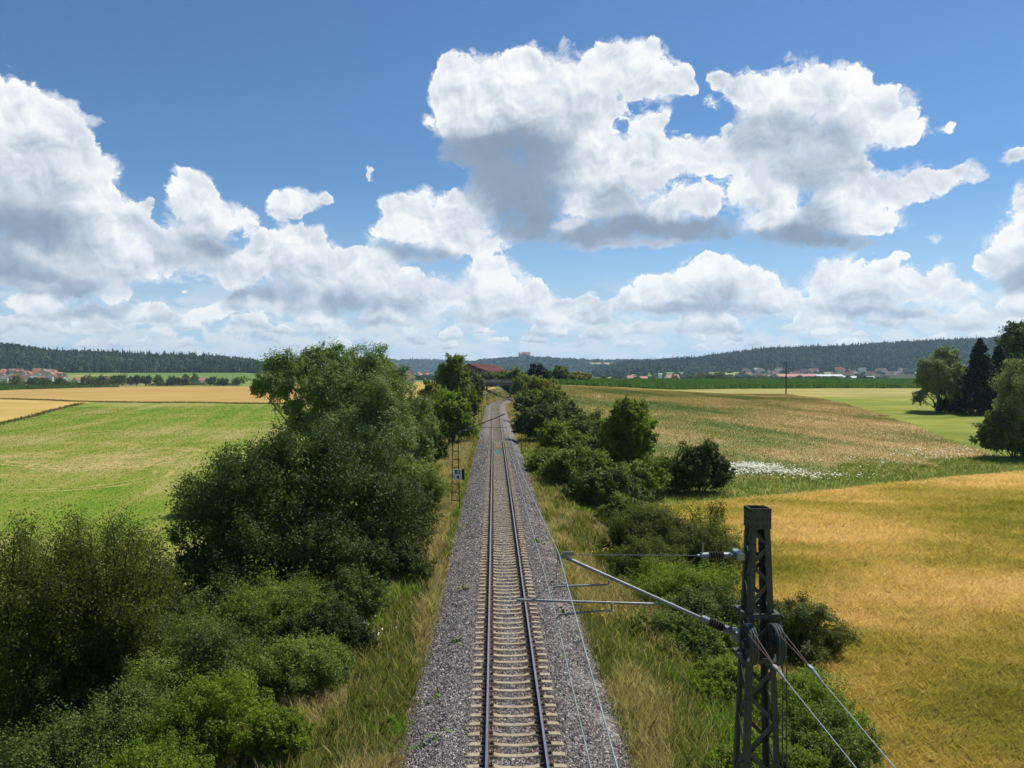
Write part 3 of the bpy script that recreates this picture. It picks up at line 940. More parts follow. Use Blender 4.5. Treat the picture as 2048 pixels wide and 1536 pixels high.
def near_mast(bx, by):
    root = thing('catenary_mast', 'dark green lattice mast in the near right foreground with two pulley wheels', 'mast', (bx, by, -.95))
    Z0 = -.95
    H = 7.62 - Z0
    def half(z):          # half width at height z above rail
        return .128 + (7.62 - z) * .034
    def corner(z, i, j):
        h = half(z)
        return np.array((i * h, j * h, z - Z0))
    for i in (-1, 1):
        for j in (-1, 1):
            a, b = corner(Z0, i, j), corner(7.6, i, j)
            g = MB()
            w, t = .082, .014
            off = np.array((-i * w / 2, 0, 0)); g.bar(a + off, b + off, w, t, up=(0, 1, 0))
            off = np.array((0, -j * w / 2, 0)); g.bar(a + off + np.array((0, 0, .0)), b + off, t, w, up=(0, 1, 0))
            # rivets on the outer faces
            for z in np.arange(7.55, 2, -.45):
                c = corner(z, i, j)
                g.box(c + np.array((-i * .05, j * .012, 0)), (.022, .012, .022))
                g.box(c + np.array((i * .012, -j * .05, 0)), (.012, .022, .022))
            g.build('leg', M_STEEL, root)
    br = MB()
    zs = [7.30]
    while zs[-1] > 0:
        zs.append(zs[-1] - half(zs[-1]) * 1.75)
    for k, (z1, z0) in enumerate(zip(zs, zs[1:])):
        for f in range(4):
            s = 1 if (k + (f % 2)) % 2 else -1
            if f == 0:   p, q = corner(z1, s, -1), corner(z0, -s, -1)
            elif f == 1: p, q = corner(z1, s, 1), corner(z0, -s, 1)
            elif f == 2: p, q = corner(z1, -1, s), corner(z0, -1, -s)
            else:        p, q = corner(z1, 1, s), corner(z0, 1, -s)
            inn = np.array((0, .014 if f == 0 else -.014 if f == 1 else 0, 0)) + np.array((.014 if f == 2 else -.014 if f == 3 else 0, 0, 0))
            br.bar(p * np.array((.86, .99, 1)) + inn if f < 2 else p * np.array((.99, .86, 1)) + inn, q * np.array((.86, .99, 1)) + inn if f < 2 else q * np.array((.99, .86, 1)) + inn, .055 if f < 2 else .012, .012 if f < 2 else .055, up=(0, 1, 0))
    br.build('lattice_bracing', M_STEEL, root)
    hp = MB()
    h = half(7.5) + .012
    z = 7.47 - Z0
    for s in (-1, 1):
        hp.box((0, s * h, z), (2 * h + .02, .014, .30))
        hp.box((s * h, 0, z), (.014, 2 * h - .02, .30))
        for zz in (z + .11, z - .01, z - .12):
            for q in (-.8, -.3, .3, .8):
                hp.box((q * h, s * (h + .012), zz), (.024, .018, .024))
                hp.box((s * (h + .012), q * h, zz), (.018, .024, .024))
    hp.build('head_plate', M_STEEL, root)
    # pulley frame and two big wheels
    fr = MB()
    for zz in (6.07, 5.42):
        hh = half(zz) + .03
        for s in (-1, 1):
            fr.box((0, s * (hh), zz - Z0), (2 * hh + .12, .05, .06))
            fr.box((s * (hh + .03), 0, zz - Z0), (.05, 2 * hh - .05, .06))
    hh = half(5.75) + .05
    for x in (-.24, .22):
        for q in (-.13, .13):
            fr.bar((x, -hh - .05, 6.07 - Z0), (x + q * .3, -hh - .20, 5.72 - Z0), .035)
    fr.build('pulley_frame', M_STEEL, root)
    for x in (-.25, .13):
        c = np.array((x, -hh - .17, 5.73 - Z0))
        R = .27
        w = MB()
        for dx in (-.038, 0, .038):
            w.tube([c + np.array((dx, math.cos(t) * R, math.sin(t) * R)) for t in np.linspace(0, 2 * math.pi, 37)], .022, 6, cap=False)
        for t in np.linspace(0, 2 * math.pi, 7)[:-1]:
            w.bar(c, c + np.array((0, math.cos(t) * R, math.sin(t) * R)), .03, .05)
        w.tube([c + np.array((-.09, 0, 0)), c + np.array((.09, 0, 0))], .06, 10)
        w.tube([c + np.array((-.02, 0, 0)), c + np.array((.02, 0, 0))], .14, 14)
        w.build('pulley_wheel', M_STEEL, root)
    # counterweight rope down inside the mast
    rp = MB()
    for x in (.28, .34):
        rp.tube([(x, -.28, 5.5 - Z0), (x + .02, -.30, .4)], .010, 5)
    rp.tube([(.31, -.29, 1.6), (.31, -.29, .7)], .10, 10)
    rp.build('counterweight_rope', M_STEEL, root)
    MB().box((0, 0, -.1), (1.25, 1.25, .5)).build('foundation', M_CONC, root)
    # cantilever to the left, over the track (given in track metres)
    def loc(X, z, y=0.0):
        return np.array((X - bx, y, z - Z0))
    ct = MB()
    ct.tube([loc(2.46, 5.99), loc(.41, 6.92)], .027, 10)
    ct.build('cantilever_tube', M_GALV, root)
    tp = MB()
    tp.tube([loc(.36, 6.93), loc(2.44, 6.905)], .0055, 6)
    tp.box(loc(.52, 6.945), (.16, .03, .05))
    tp.tube([loc(.36, 6.95), loc(.40, 6.80), loc(.44, 6.78)], .016, 6)
    tp.build('top_tie', M_GALV, root)
    insulator(loc(2.42, 6.905), loc(2.98, 6.905), root, .055)
    insulator(loc(2.42, 6.01), loc(2.98, 5.76), root, .062)
    bk = MB()
    bk.box(loc(3.02, 6.92), (.10, .34, .10)); bk.bar(loc(2.95, 6.90), loc(3.14, 6.88, .0), .05)
    bk.bar(loc(2.93, 5.78), loc(3.10, 5.72), .07); bk.box(loc(3.02, 5.72), (.10, .30, .14))
    bk.build('insulator_bracket', M_GALV, root)
    rt = MB()
    rt.tube([loc(1.86, 6.19), loc(-.24, 6.27)], .018, 8)
    rt.tube([loc(1.86, 6.19), loc(1.93, 6.235)], .03, 8)
    rt.tube([loc(.36, 6.90), loc(.35, 6.60), loc(.04, 6.29), loc(-.12, 6.265)], .006, 5)
    rt.build('registration_tube', M_GALV, root)
    for p in ([(1.12, 6.56), (1.10, 6.50), (1.04, 6.495), (.36, 6.475), (.30, 6.46)], [(1.16, 6.22), (1.15, 6.11), (1.05, 6.115), (.40, 6.06), (.34, 6.00)]):
        MB().tube([loc(X, z, -.05) for X, z in p], .016, 8).build('steady_arm', M_GALV, root)
    return root
MX, MY = X_at(1515, 11.6, 1000), 11.6
near_mast(MX, MY)

def ladder_mast(px, Y, side, label, tip_px, tip_py, root_py, H=7.7, sign=False, tail=False):
    bx = X_at(px, Y) if px else side * 3.45
    gz = float(ground_z(bx, Y)) - .25
    root = thing('catenary_mast', label, 'mast', (bx, Y, gz), 0, None)
    Ht = H - gz
    for s in (-1, 1):
        g = MB()
        for q in (-1, 1):
            g.bar((s * .30, q * .05, 0), (s * .15, q * .05, Ht), .055, .02, up=(0, 1, 0))
        g.bar((s * .30 + s * .012, 0, 0), (s * .15 + s * .012, 0, Ht), .02, .12, up=(0, 1, 0))
        g.build('upright', M_STEEL, root)
    z = .35
    while z < Ht:
        w = .30 - .15 * z / Ht
        MB().box((0, 0, z), (2 * w, .07, .06)).build('rung', M_STEEL, root)
        z += .62
    MB().box((0, 0, Ht - .05), (.36, .10, .12)).build('head_plate', M_STEEL, root)
    MB().box((0, 0, .05), (.95, .75, .5)).build('foundation', M_CONC, root)
    if tip_px:
        tip = at(tip_px, tip_py, Y) - np.array((bx, Y, gz))
        rz = CAM_H + (745 - root_py) / 1590 * Y - gz
        d = np.sign(tip[0])
        st = np.array((d * .22, 0, rz))
        insulator(st, st + (tip - st) * .20, root, .075)
        c = MB()
        c.tube([st + (tip - st) * .18, tip], .036, 8)
        c.build('cantilever_tube', M_STEEL, root)
        t2 = MB()
        t2.tube([(d * .2, 0, tip[2] + .02), tip], .012, 5)
        t2.build('top_tie', M_GALV, root)
        r2 = MB()
        pz = tip[2] - 1.05
        k = (pz - st[2]) / (tip[2] - st[2])
        p0 = st + (tip - st) * max(k, .3)
        r2.tube([p0, (tip[0] + d * .15, 0, pz + .02)], .022, 6)
        r2.tube([p0 * .45 + np.array((tip[0], 0, pz)) * .55, (tip[0] * .75 + p0[0] * .25, 0, pz - .18), (tip[0], 0, pz - .30)], .014, 6)
        r2.build('registration_tube', M_GALV, root)
    if tail:
        MB().bar((.15, 0, Ht - .25), (1.15, 0, Ht - .28), .05, .07).build('bracket_arm', M_STEEL, root)
    return root, bx, gz
m2, m2x, m2z = ladder_mast(911, 60, -1, 'slim ladder mast left of the track carrying the number board', 1010, 828, 866, H=6.95, tail=True)
m3, m3x, _ = ladder_mast(1047, 105, 1, 'slim ladder mast right of the track in front of the dark bush', 1000, 793, 812, H=7.4)
m4, m4x, _ = ladder_mast(960, 150, -1, 'slim ladder mast left of the track below the tall pointed trees', 996, 779, 793, H=7.6)
m5, m5x, _ = ladder_mast(0, 200, -1, 'small ladder mast left of the track where the line begins to curve', 993, 770, 781, H=7.5)
m6, m6x, _ = ladder_mast(974, 252, -1, 'distant ladder mast left of the track just before the road bridge', 1000, 766, 776, H=6.6)

# number board on the second mast
def number_board():
    c = at(915.5, 949, 59.85)
    root = thing('number_board', 'white kilometre board reading 82 and 4 with a black edge panel', 'sign', (c[0], c[1], c[2]))
    MB().box((0, 0, 0), (.56, .02, .80)).build('panel', M_WHITE, root)
    MB().bar((.29, 0, 0), (.50, .06, 0), .025, .80).build('edge_panel', M_BLACK, root)
    for txt, z, sz in (('82', .05, .42), ('4', -.34, .42)):
        cu = bpy.data.curves.new('digits', 'FONT')
        cu.body = txt
        cu.align_x = 'CENTER'
        cu.size = sz
        cu.offset = .008
        cu.extrude = .004
        o = bpy.data.objects.new('digits', cu)
        dg = bpy.context.evaluated_depsgraph_get
        COL.objects.link(o)
        me = bpy.data.meshes.new_from_object(o.evaluated_get(dg()))
        bpy.data.objects.remove(o)
        q = link('digits', me, M_BLACK, root, (0, -.016, z))
        q.rotation_euler = (math.pi / 2, 0, 0)
        q.scale = (1.15, 1, 1)
    MB().box((-.30, .03, .30), (.06, .05, .05)).box((-.30, .03, -.25), (.06, .05, .05)).build('clamp', M_BLACK, root)
number_board()

# ------------------------------------------------------------------ wires
def wires():
    sup = [(-34, .0, 6.95, 6.0), (11.6, .38, 6.95, 5.99), (60, .29, 6.50, 5.42), (105, .27, 6.45, 5.4), (150, .25, 6.4, 5.4), (200, .3, 6.4, 5.4), (252, 1.1, 6.2, 5.3), (310, 7.6, 6.0, 5.3)]
    mess, cont, drops = [], [], []
    for (y0, x0, m0, c0), (y1, x1, m1, c1) in zip(sup, sup[1:]):
        for t in np.linspace(0, 1, 17)[:-1]:
            sag = 4 * t * (1 - t)
            mess.append((x0 + (x1 - x0) * t, y0 + (y1 - y0) * t, m0 + (m1 - m0) * t - .55 * sag))
            cont.append((x0 + (x1 - x0) * t - .03, y0 + (y1 - y0) * t, c0 + (c1 - c0) * t - .03 * sag))
        for t in (.1, .25, .4, .55, .7, .85):
            sag = 4 * t * (1 - t)
            a = np.array((x0 + (x1 - x0) * t, y0 + (y1 - y0) * t, m0 + (m1 - m0) * t - .55 * sag))
            b = np.array((a[0] - .03, a[1], c0 + (c1 - c0) * t))
            drops.append((a, b))
    a = tag(MB().tube(mess, .0088, 6).build('messenger_wire', M_WIRE), 'upper greenish carrying wire running above the track from mast to mast', 'wire')
    for p, q in drops:
        MB().tube([p, (p + q) / 2 + np.array((.02, 0, 0)), q], .004, 5).build('dropper', M_GALV, a)
    # loop of slack jumper cable near the camera
    j0, j1 = np.array(mess[13]), np.array(cont[13])
    MB().tube([j0 + (0, .1, .0), j0 + (.06, .05, -.15), j0 + (.02, -.05, -.55), j1 + (.0, -.1, .12), j1], .012, 6).build('jumper', M_BLACK, a)
    tag(MB().tube(cont, .008, 6).build('contact_wire', M_WIRE), 'lower contact wire running just above the right rail from mast to mast', 'wire')
    # tensioned ropes from the pulley wheels of the near mast to behind the camera
    for px0, py0, px1, py1, px2, py2, lab in ((1492, 1258, 1552, 1336, 1712, 1536, 'tension rope with a clamp leaving the left pulley wheel'), (1551, 1258, 1622, 1336, 1790, 1536, 'tension rope with a clamp leaving the right pulley wheel')):
        a, b = at(px0, py0, 11.2), at(px1, py1, 9.9)
        c = at(px2, py2, 7.4)
        d = c + (c - b) * 1.2
        root = thing('tension_rope', lab, 'cable', tuple(a))
        o = np.array(a)
        MB().tube([a - o + (-.03, 0, 0), b - o], .006, 5).tube([a - o + (.06, 0, .02), b - o], .006, 5).build('rope_pair', M_CABLE, root)
        g = MB().box(b - o, (.045, .14, .04)); e = b + (c - b) * .13
        g.tube([b - o, b - o + (e - b) * .45, e - o], [.015, .024, .013], 8)
        g.build('clamp', M_GALV, root)
        MB().tube([e - o, c - o, d - o], .0062, 6).build('wire_end', M_WIRE, root)
wires()

# ------------------------------------------------------------------ road bridge over the line
def road_bridge():
    Y = 318
    x0, x1 = X_at(958, Y) , X_at(1052, Y)
    zt = float(at(996, 765.3, Y)[2]); zb = float(at(996, 770.6, Y)[2])
    root = thing('road_bridge', 'small concrete road bridge with a pale railing across the railway', 'bridge', ((x0 + x1) / 2, Y, zb))
    w = x1 - x0
    MB().box((0, 2.6, (zt - zb) / 2), (w, 5.2, zt - zb)).box((0, 2.6, zt - zb + .06), (w + .3, 5.6, .12)).build('deck', plain('bridge concrete', (.10, .095, .09), .9), root)
    pale = plain('pale railing paint', (.42, .47, .46), .6)
    for yy in (.05, 5.15):
        rl = MB()
        for z in (1.12, .75, .42):
            rl.box((0, yy, zt - zb + z), (w, .05, .07))
        for x in np.arange(-w / 2, w / 2, .33):
            rl.box((x, yy + .03, zt - zb + .62), (.035, .03, 1.0))
        rl.build('railing', pale, root)
    for x in (X_at(973, Y) - root.location[0], X_at(1021, Y) - root.location[0]):
        MB().box((x, 2.6, -2.9), (.7, 4.6, 5.8)).build('pier', plain('bridge pier', (.16, .15, .14), .9), root)
road_bridge()

# ================================================================== trees and shrubs
LEAF = {
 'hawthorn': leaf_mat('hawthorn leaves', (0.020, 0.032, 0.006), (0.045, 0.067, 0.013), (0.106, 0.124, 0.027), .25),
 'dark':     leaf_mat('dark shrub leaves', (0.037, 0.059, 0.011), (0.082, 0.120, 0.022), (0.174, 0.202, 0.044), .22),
 'willow':   leaf_mat('willow leaves', (0.071, 0.111, 0.030), (0.141, 0.197, 0.057), (0.282, 0.331, 0.115), .30),
 'silver':   leaf_mat('silver willow leaves', (0.103, 0.126, 0.043), (0.190, 0.221, 0.086), (0.328, 0.339, 0.144), .28),
 'fresh':    leaf_mat('fresh green leaves', (0.061, 0.102, 0.008), (0.138, 0.195, 0.018), (0.269, 0.305, 0.035), .38),
 'mid':      leaf_mat('mid green leaves', (0.058, 0.085, 0.013), (0.123, 0.162, 0.025), (0.246, 0.273, 0.050), .30),
 'olive':    leaf_mat('olive leaves', (0.043, 0.056, 0.011), (0.090, 0.107, 0.020), (0.162, 0.177, 0.039), .36),
 'yellowish':leaf_mat('yellow green leaves', (0.081, 0.089, 0.012), (0.170, 0.173, 0.023), (0.305, 0.270, 0.044), .36),
 'spruce':   leaf_mat('spruce needles', (0.010, 0.018, 0.009), (0.021, 0.035, 0.017), (0.044, 0.065, 0.029), .08),
 'reddish':  leaf_mat('bronze leaves', (0.047, 0.044, 0.019), (0.095, 0.079, 0.031), (0.158, 0.134, 0.050), .25),
 'far':      leaf_mat('distant leaves', (0.038, 0.063, 0.012), (0.077, 0.109, 0.020), (0.143, 0.174, 0.035), .18),
}
M_BARK = plain('dark bark', (.040, .033, .026), .95, .1, var=.45, scale=7)
M_TWIG = plain('grey brown twig', (.085, .068, .048), .9, .1, var=.4)

def unit(v):
    return v / np.maximum(np.linalg.norm(v, axis=-1, keepdims=True), 1e-9)

def leaf_quads(P, axis, nrm, l, w):
    """rhombic leaves"""
    b = unit(np.cross(axis, nrm))
    l = np.asarray(l)[..., None] if np.ndim(l) else l
    w = np.asarray(w)[..., None] if np.ndim(w) else w
    V = np.stack([P - axis * l * .5, P + b * w * .5, P + axis * l * .5, P - b * w * .5], 1).reshape(-1, 3)
    F = np.arange(len(V), dtype=np.int32).reshape(-1, 4)
    return V, F

def lobes_dome(W, D, H, n, r, low=.12):
    """irregular dome of overlapping lobes: returns centres, radii"""
    C, R = [(0, 0, H * .45)], [(W * .62, D * .62, H * .45)]
    for k in range(n):
        a = (k + r.random()) * 2.39996
        e = math.asin(low + (1 - low) * ((k + .5) / n)) if r.random() < .9 else r.random()
        q = .20 + .24 * r.random() ** 1.2
        rad = .66 + .24 * r.random()
        C.append((W * rad * math.cos(a) * math.cos(e), D * rad * math.sin(a) * math.cos(e), H * (.34 + .46 * math.sin(e)) + H * .06 * r.normal()))
        R.append((W * q, D * q, H * q * .62))
    return np.array(C), np.array(R)

def crown(C, R, n_leaf, ll, r, droop=0.0, spread=.19, per=22, aspect=.5, fill=.12, out=0.5, long_sprig=0.0):
    """lobes carry leafy sprays, sprays carry leaves; the sprays stay apart so that the crown has clumps and gaps"""
    n_leaf = int(n_leaf * LEAF_K)
    area = (R[:, 0] * R[:, 2] + R[:, 1] * R[:, 2] + R[:, 0] * R[:, 1])
    ns = int(max(24, min(n_leaf / 14, 1.5 * len(C) / spread ** 2)))
    k = r.choice(len(C), int(ns * 2.2), p=area / area.sum())
    d = unit(r.normal(size=(len(k), 3)))
    d[:, 2] = np.where(d[:, 2] < -.55, -d[:, 2], d[:, 2])
    rad = np.where(r.random(len(k)) < fill, .40 + .4 * r.random(len(k)), .76 + .34 * r.random(len(k)))
    S = C[k] + d * R[k] * rad[:, None]
    keep = np.ones(len(k), bool)
    for c, q in zip(C, R):
        keep &= (((S - c) / q) ** 2).sum(1) > .45
    S, d, k = S[keep][:ns], d[keep][:ns], k[keep][:ns]
    size = R[k].mean(1) * spread * (.55 + 1.0 * r.random(len(k)) ** 1.4)
    size *= 1 + long_sprig * (r.random(len(k)) > .75)
    cnt = np.maximum(6, (n_leaf / len(S) * (size / size.mean()) ** 1.7)).astype(int)
    m = np.repeat(np.arange(len(S)), cnt)
    sd = unit(d + .45 * r.normal(size=d.shape) * np.array([1, 1, .7]) + np.array([0, 0, .40 - droop]))
    dirn, L = sd[m], size[m]
    t = r.random(len(m))
    off = r.normal(size=(len(m), 3)) * (L * .50 * (1 - .55 * t))[:, None] + dirn * ((t - .25) * L * 1.9)[:, None]
    P = S[m] + off
    P[:, 2] -= droop * (t ** 2) * L * 1.5
    nrm = unit(unit(off) * .75 + np.array([0, 0, .45]) + r.normal(size=(len(m), 3)) * .50)
    ax = unit(np.cross(nrm, r.normal(size=(len(m), 3))) + dirn * out + np.array([0, 0, -droop * .8]))
    sz = ll * (.6 + .75 * r.random(len(m)))
    # larger leaves deep inside close the crown
    ni = int(len(m) * .16)
    kk = r.choice(len(C), ni, p=area / area.sum())
    di = unit(r.normal(size=(ni, 3)))
    Pi = C[kk] + di * R[kk] * (.34 + .36 * r.random(ni))[:, None]
    P = np.concatenate([P, Pi]); nrm = np.concatenate([nrm, unit(di + .5 * r.normal(size=(ni, 3)))])
    ax = np.concatenate([ax, unit(np.cross(nrm[-ni:], r.normal(size=(ni, 3))))])
    sz = np.concatenate([sz, ll * (1.5 + .9 * r.random(ni))])
    return leaf_quads(P, ax, nrm, sz, sz * aspect), S, k

def limbs(C, S, k, r, trunk_r, stems=1, n_twig=120, base_spread=.15, H=5):
    mb = MB()
    bases = [np.array((base_spread * r.normal(), base_spread * r.normal(), -.4)) for _ in range(stems)]
    for i, c in enumerate(C):
        b = bases[i % stems]
        m1 = b + (c - b) * .35 + np.array((r.normal() * .08, r.normal() * .08, .10)) * H * .3
        m2 = b + (c - b) * .7 + r.normal(size=3) * .04 * H
        q = trunk_r * (.55 + .5 * r.random()) * (1.25 if i == 0 else .7)
        mb.tube([b, m1, m2, c], [q, q * .7, q * .45, q * .18], 6)
    for j in r.choice(len(S), min(n_twig, len(S)), replace=False):
        c = C[k[j]]
        a = c + (S[j] - c) * .15 * r.random()
        mb.tube([a, (a + S[j]) / 2 + r.normal(size=3) * .04 * H * .3, S[j] + (S[j] - a) * .12], [trunk_r * .16, trunk_r * .11, .006], 4, cap=False)
    return mb

VEG_N = 0
LEAF_K = 1.7
def plant(kind, px, hw, top, Y, mat, label, cat='bush', name=None, n=12000, depth=.9, lobes=15, leaf=None, seed=None, zoff=0.0, dens=1.0, lift=None, stems=4, group=None, width_scale=1.0):
    """one shrub or tree: foliage and stems are its parts"""
    global VEG_N
    VEG_N += 1
    r = np.random.default_rng(1000 + VEG_N if seed is None else seed)
    x = X_at(px, Y, top)
    gz = float(ground_z(x, Y)) + zoff
    W = hw * Y / FPX * width_scale * (1.12 if kind == 'bush' else 1.0)
    H = max(1.0, float(at(px, top, Y)[2]) - gz)
    D = W * depth
    px_m = Y / 795.0
    ll = leaf if leaf else float(np.clip(px_m * 2.4, .085, 1.2))
    name = name or ('tree' if cat == 'tree' else 'bush')
    root = thing(name, label, cat, (x, Y, gz), 0, group)
    if kind == 'bush':
        C, R = lobes_dome(W, D, H * .94, lobes, r)
        (V, F), S, k = crown(C, R, n, ll, r, 0, .24, 20, .55, long_sprig=.8)
        tr = limbs(C, S, k, r, .03 + .012 * H, stems, 90, .25, H)
    elif kind == 'tree':
        b = H * (.20 if lift is None else lift)
        C, R = lobes_dome(W, D, H - b, lobes, r, -.35)
        C[:, 2] += b
        (V, F), S, k = crown(C, R, n, ll, r, .1, .22, 20, .6, long_sprig=.6)
        tr = limbs(C, S, k, r, .05 + .018 * H, 1, 110, .1, H)
    elif kind == 'willow':
        b = H * (.22 if lift is None else lift)
        C, R = lobes_dome(W, D, H - b, lobes, r, -.3)
        C[:, 2] += b
        (V, F), S, k = crown(C, R, n, ll * 1.15, r, .75, .17, 26, .34, long_sprig=.6)
        tr = limbs(C, S, k, r, .06 + .018 * H, 2, 130, .3, H)
    elif kind == 'column':
        C, R = [], []
        for i in range(lobes):
            t = (i + .5) / lobes
            w = W * (.35 + .65 * math.sin(math.pi * min(1, .25 + .75 * (1 - t)))) * (1 - .55 * t)
            a = r.random() * 6.28
            C.append((w * .35 * math.cos(a), w * .35 * math.sin(a), H * (.14 + .78 * t)))
            R.append((w * .8, w * .8, H * .9 / lobes * 1.2))
        C, R = np.array(C), np.array(R)
        (V, F), S, k = crown(C, R, n, ll, r, -.2, .2, 20, .55)
        tr = limbs(C, S, k, r, .04 + .012 * H, 1, 60, .1, H)
    elif kind == 'fan':
        # many thin stems fanning out from one stool, leaves on the outer twigs
        mb = MB()
        P, A = [], []
        for s in range(lobes):
            a = r.random() * 6.283
            e = .15 + .85 * math.sqrt(r.random())
            tip = np.array((W * e * math.cos(a), D * e * math.sin(a), H * (.95 - .45 * e ** 3) * (.84 + .14 * r.random())))
            b = np.array((r.normal() * .22, r.normal() * .22, -.3))
            pts = [b + (tip - b) * t + np.array((tip[0], tip[1], 0)) * (-.32 * math.sin(math.pi * t)) * .6 + r.normal(size=3) * .05 * t for t in np.linspace(0, 1, 7)]
            q = .034 + .034 * r.random()
            mb.tube(pts, np.linspace(q, .010, 7), 6, cap=False)
            pts = np.array(pts)
            for w in range(34):
                t = .30 + .70 * r.random() ** .8
                i = min(5, int(t * 6))
                p = pts[i] + (pts[i + 1] - pts[i]) * (t * 6 - i)
                d = unit(np.array((math.cos(a) * .6, math.sin(a) * .6, .6)) + r.normal(size=3) * .65)
                Lw = (.35 + .55 * r.random()) * (H / 7)
                e2 = p + d * Lw
                mb.tube([p, (p + e2) / 2 + r.normal(size=3) * .05, e2], [.011, .008, .004], 3, cap=False)
                nl = max(4, int(n / (lobes * 34)))
                tt = .15 + .95 * r.random(nl)
                P.append(p + d * (tt * Lw)[:, None] + r.normal(size=(nl, 3)) * .024 * H)
                A.append(np.repeat(d[None], nl, 0))
        P, A = np.concatenate(P), np.concatenate(A)
        nr = unit(np.array([0, 0, .6]) + r.normal(size=P.shape) * .8)
        sz = ll * (.6 + .7 * r.random(len(P)))
        V, F = leaf_quads(P, unit(A * .6 + r.normal(size=P.shape) * .6), nr, sz, sz * .5)
        tr = mb
    elif kind == 'spruce':
        mb = MB()
        mb.tube([(0, 0, -.4), (0, 0, H * .6), (0, 0, H)], [.05 + .016 * H, .1, .02], 8)
        P, A = [], []
        nw = int(H * 1.9)
        for i in range(nw):
            t = (i + .5) / nw
            z = H * (.06 + .93 * t)
            Lb = W * (1 - t) ** .85 * (.85 + .3 * r.random())
            for j in range(9):
                a = r.random() * 6.283
                L = Lb * (.7 + .45 * r.random())
                tip = np.array((math.cos(a) * L, math.sin(a) * L, z - .22 * L))
                mb.tube([(0, 0, z), tip], [.04, .01], 3, cap=False)
                nl = max(3, int(n / (nw * 9)))
                tt = r.random(nl) ** .6
                q = np.array((0, 0, z)) + (tip - np.array((0, 0, z))) * tt[:, None] + r.normal(size=(nl, 3)) * np.array([.14, .14, .10]) * (.4 + L * .35)
                P.append(q); A.append(np.repeat(unit(tip - np.array((0, 0, z)))[None], nl, 0))
        P, A = np.concatenate(P), np.concatenate(A)
        nr = unit(np.array([0, 0, 1.0]) + r.normal(size=P.shape) * .5)
        sz = ll * (.7 + .8 * r.random(len(P)))
        V, F = leaf_quads(P, unit(A + r.normal(size=P.shape) * .5), nr, sz, sz * .4)
        tr = mb
    V = V * 1.0
    link('foliage', raw_mesh('foliage', V, F), LEAF[mat], root)
    tr.build('trunk' if cat == 'tree' else 'stems', M_BARK, root)
    return root

def explicit(lobes, Y, mat, label, cat, n, droop, leaf, aspect, base_px, trunk_r, stems, name, spread=.17, per=24, n_twig=160, long_sprig=.5, grow=1.0):
    """a big tree whose lobes are placed one by one: (px, py, rx, ry, depth offset in metres)"""
    global VEG_N
    VEG_N += 1
    r = np.random.default_rng(1000 + VEG_N)
    x0 = X_at(base_px, Y)
    gz = float(ground_z(x0, Y))
    C, R = [], []
    for px, py, rx, ry, dy in lobes:
        p = at(px, py, Y + dy)
        C.append(p - np.array((x0, Y, gz)))
        R.append((.88 * rx * (Y + dy) / FPX, .84 * rx * (Y + dy) / FPX, .86 * ry * (Y + dy) / FPX))
    C, R = np.array(C), np.array(R) * grow
    root = thing(name, label, cat, (x0, Y, gz))
    (V, F), S, k = crown(C, R, n, leaf, r, droop, spread, per, aspect, long_sprig=long_sprig)
    link('foliage', raw_mesh('foliage', V, F), LEAF[mat], root)
    limbs(C, S, k, r, trunk_r, stems, n_twig, .4, 12).build('trunk' if cat == 'tree' else 'stems', M_BARK, root)
    return root

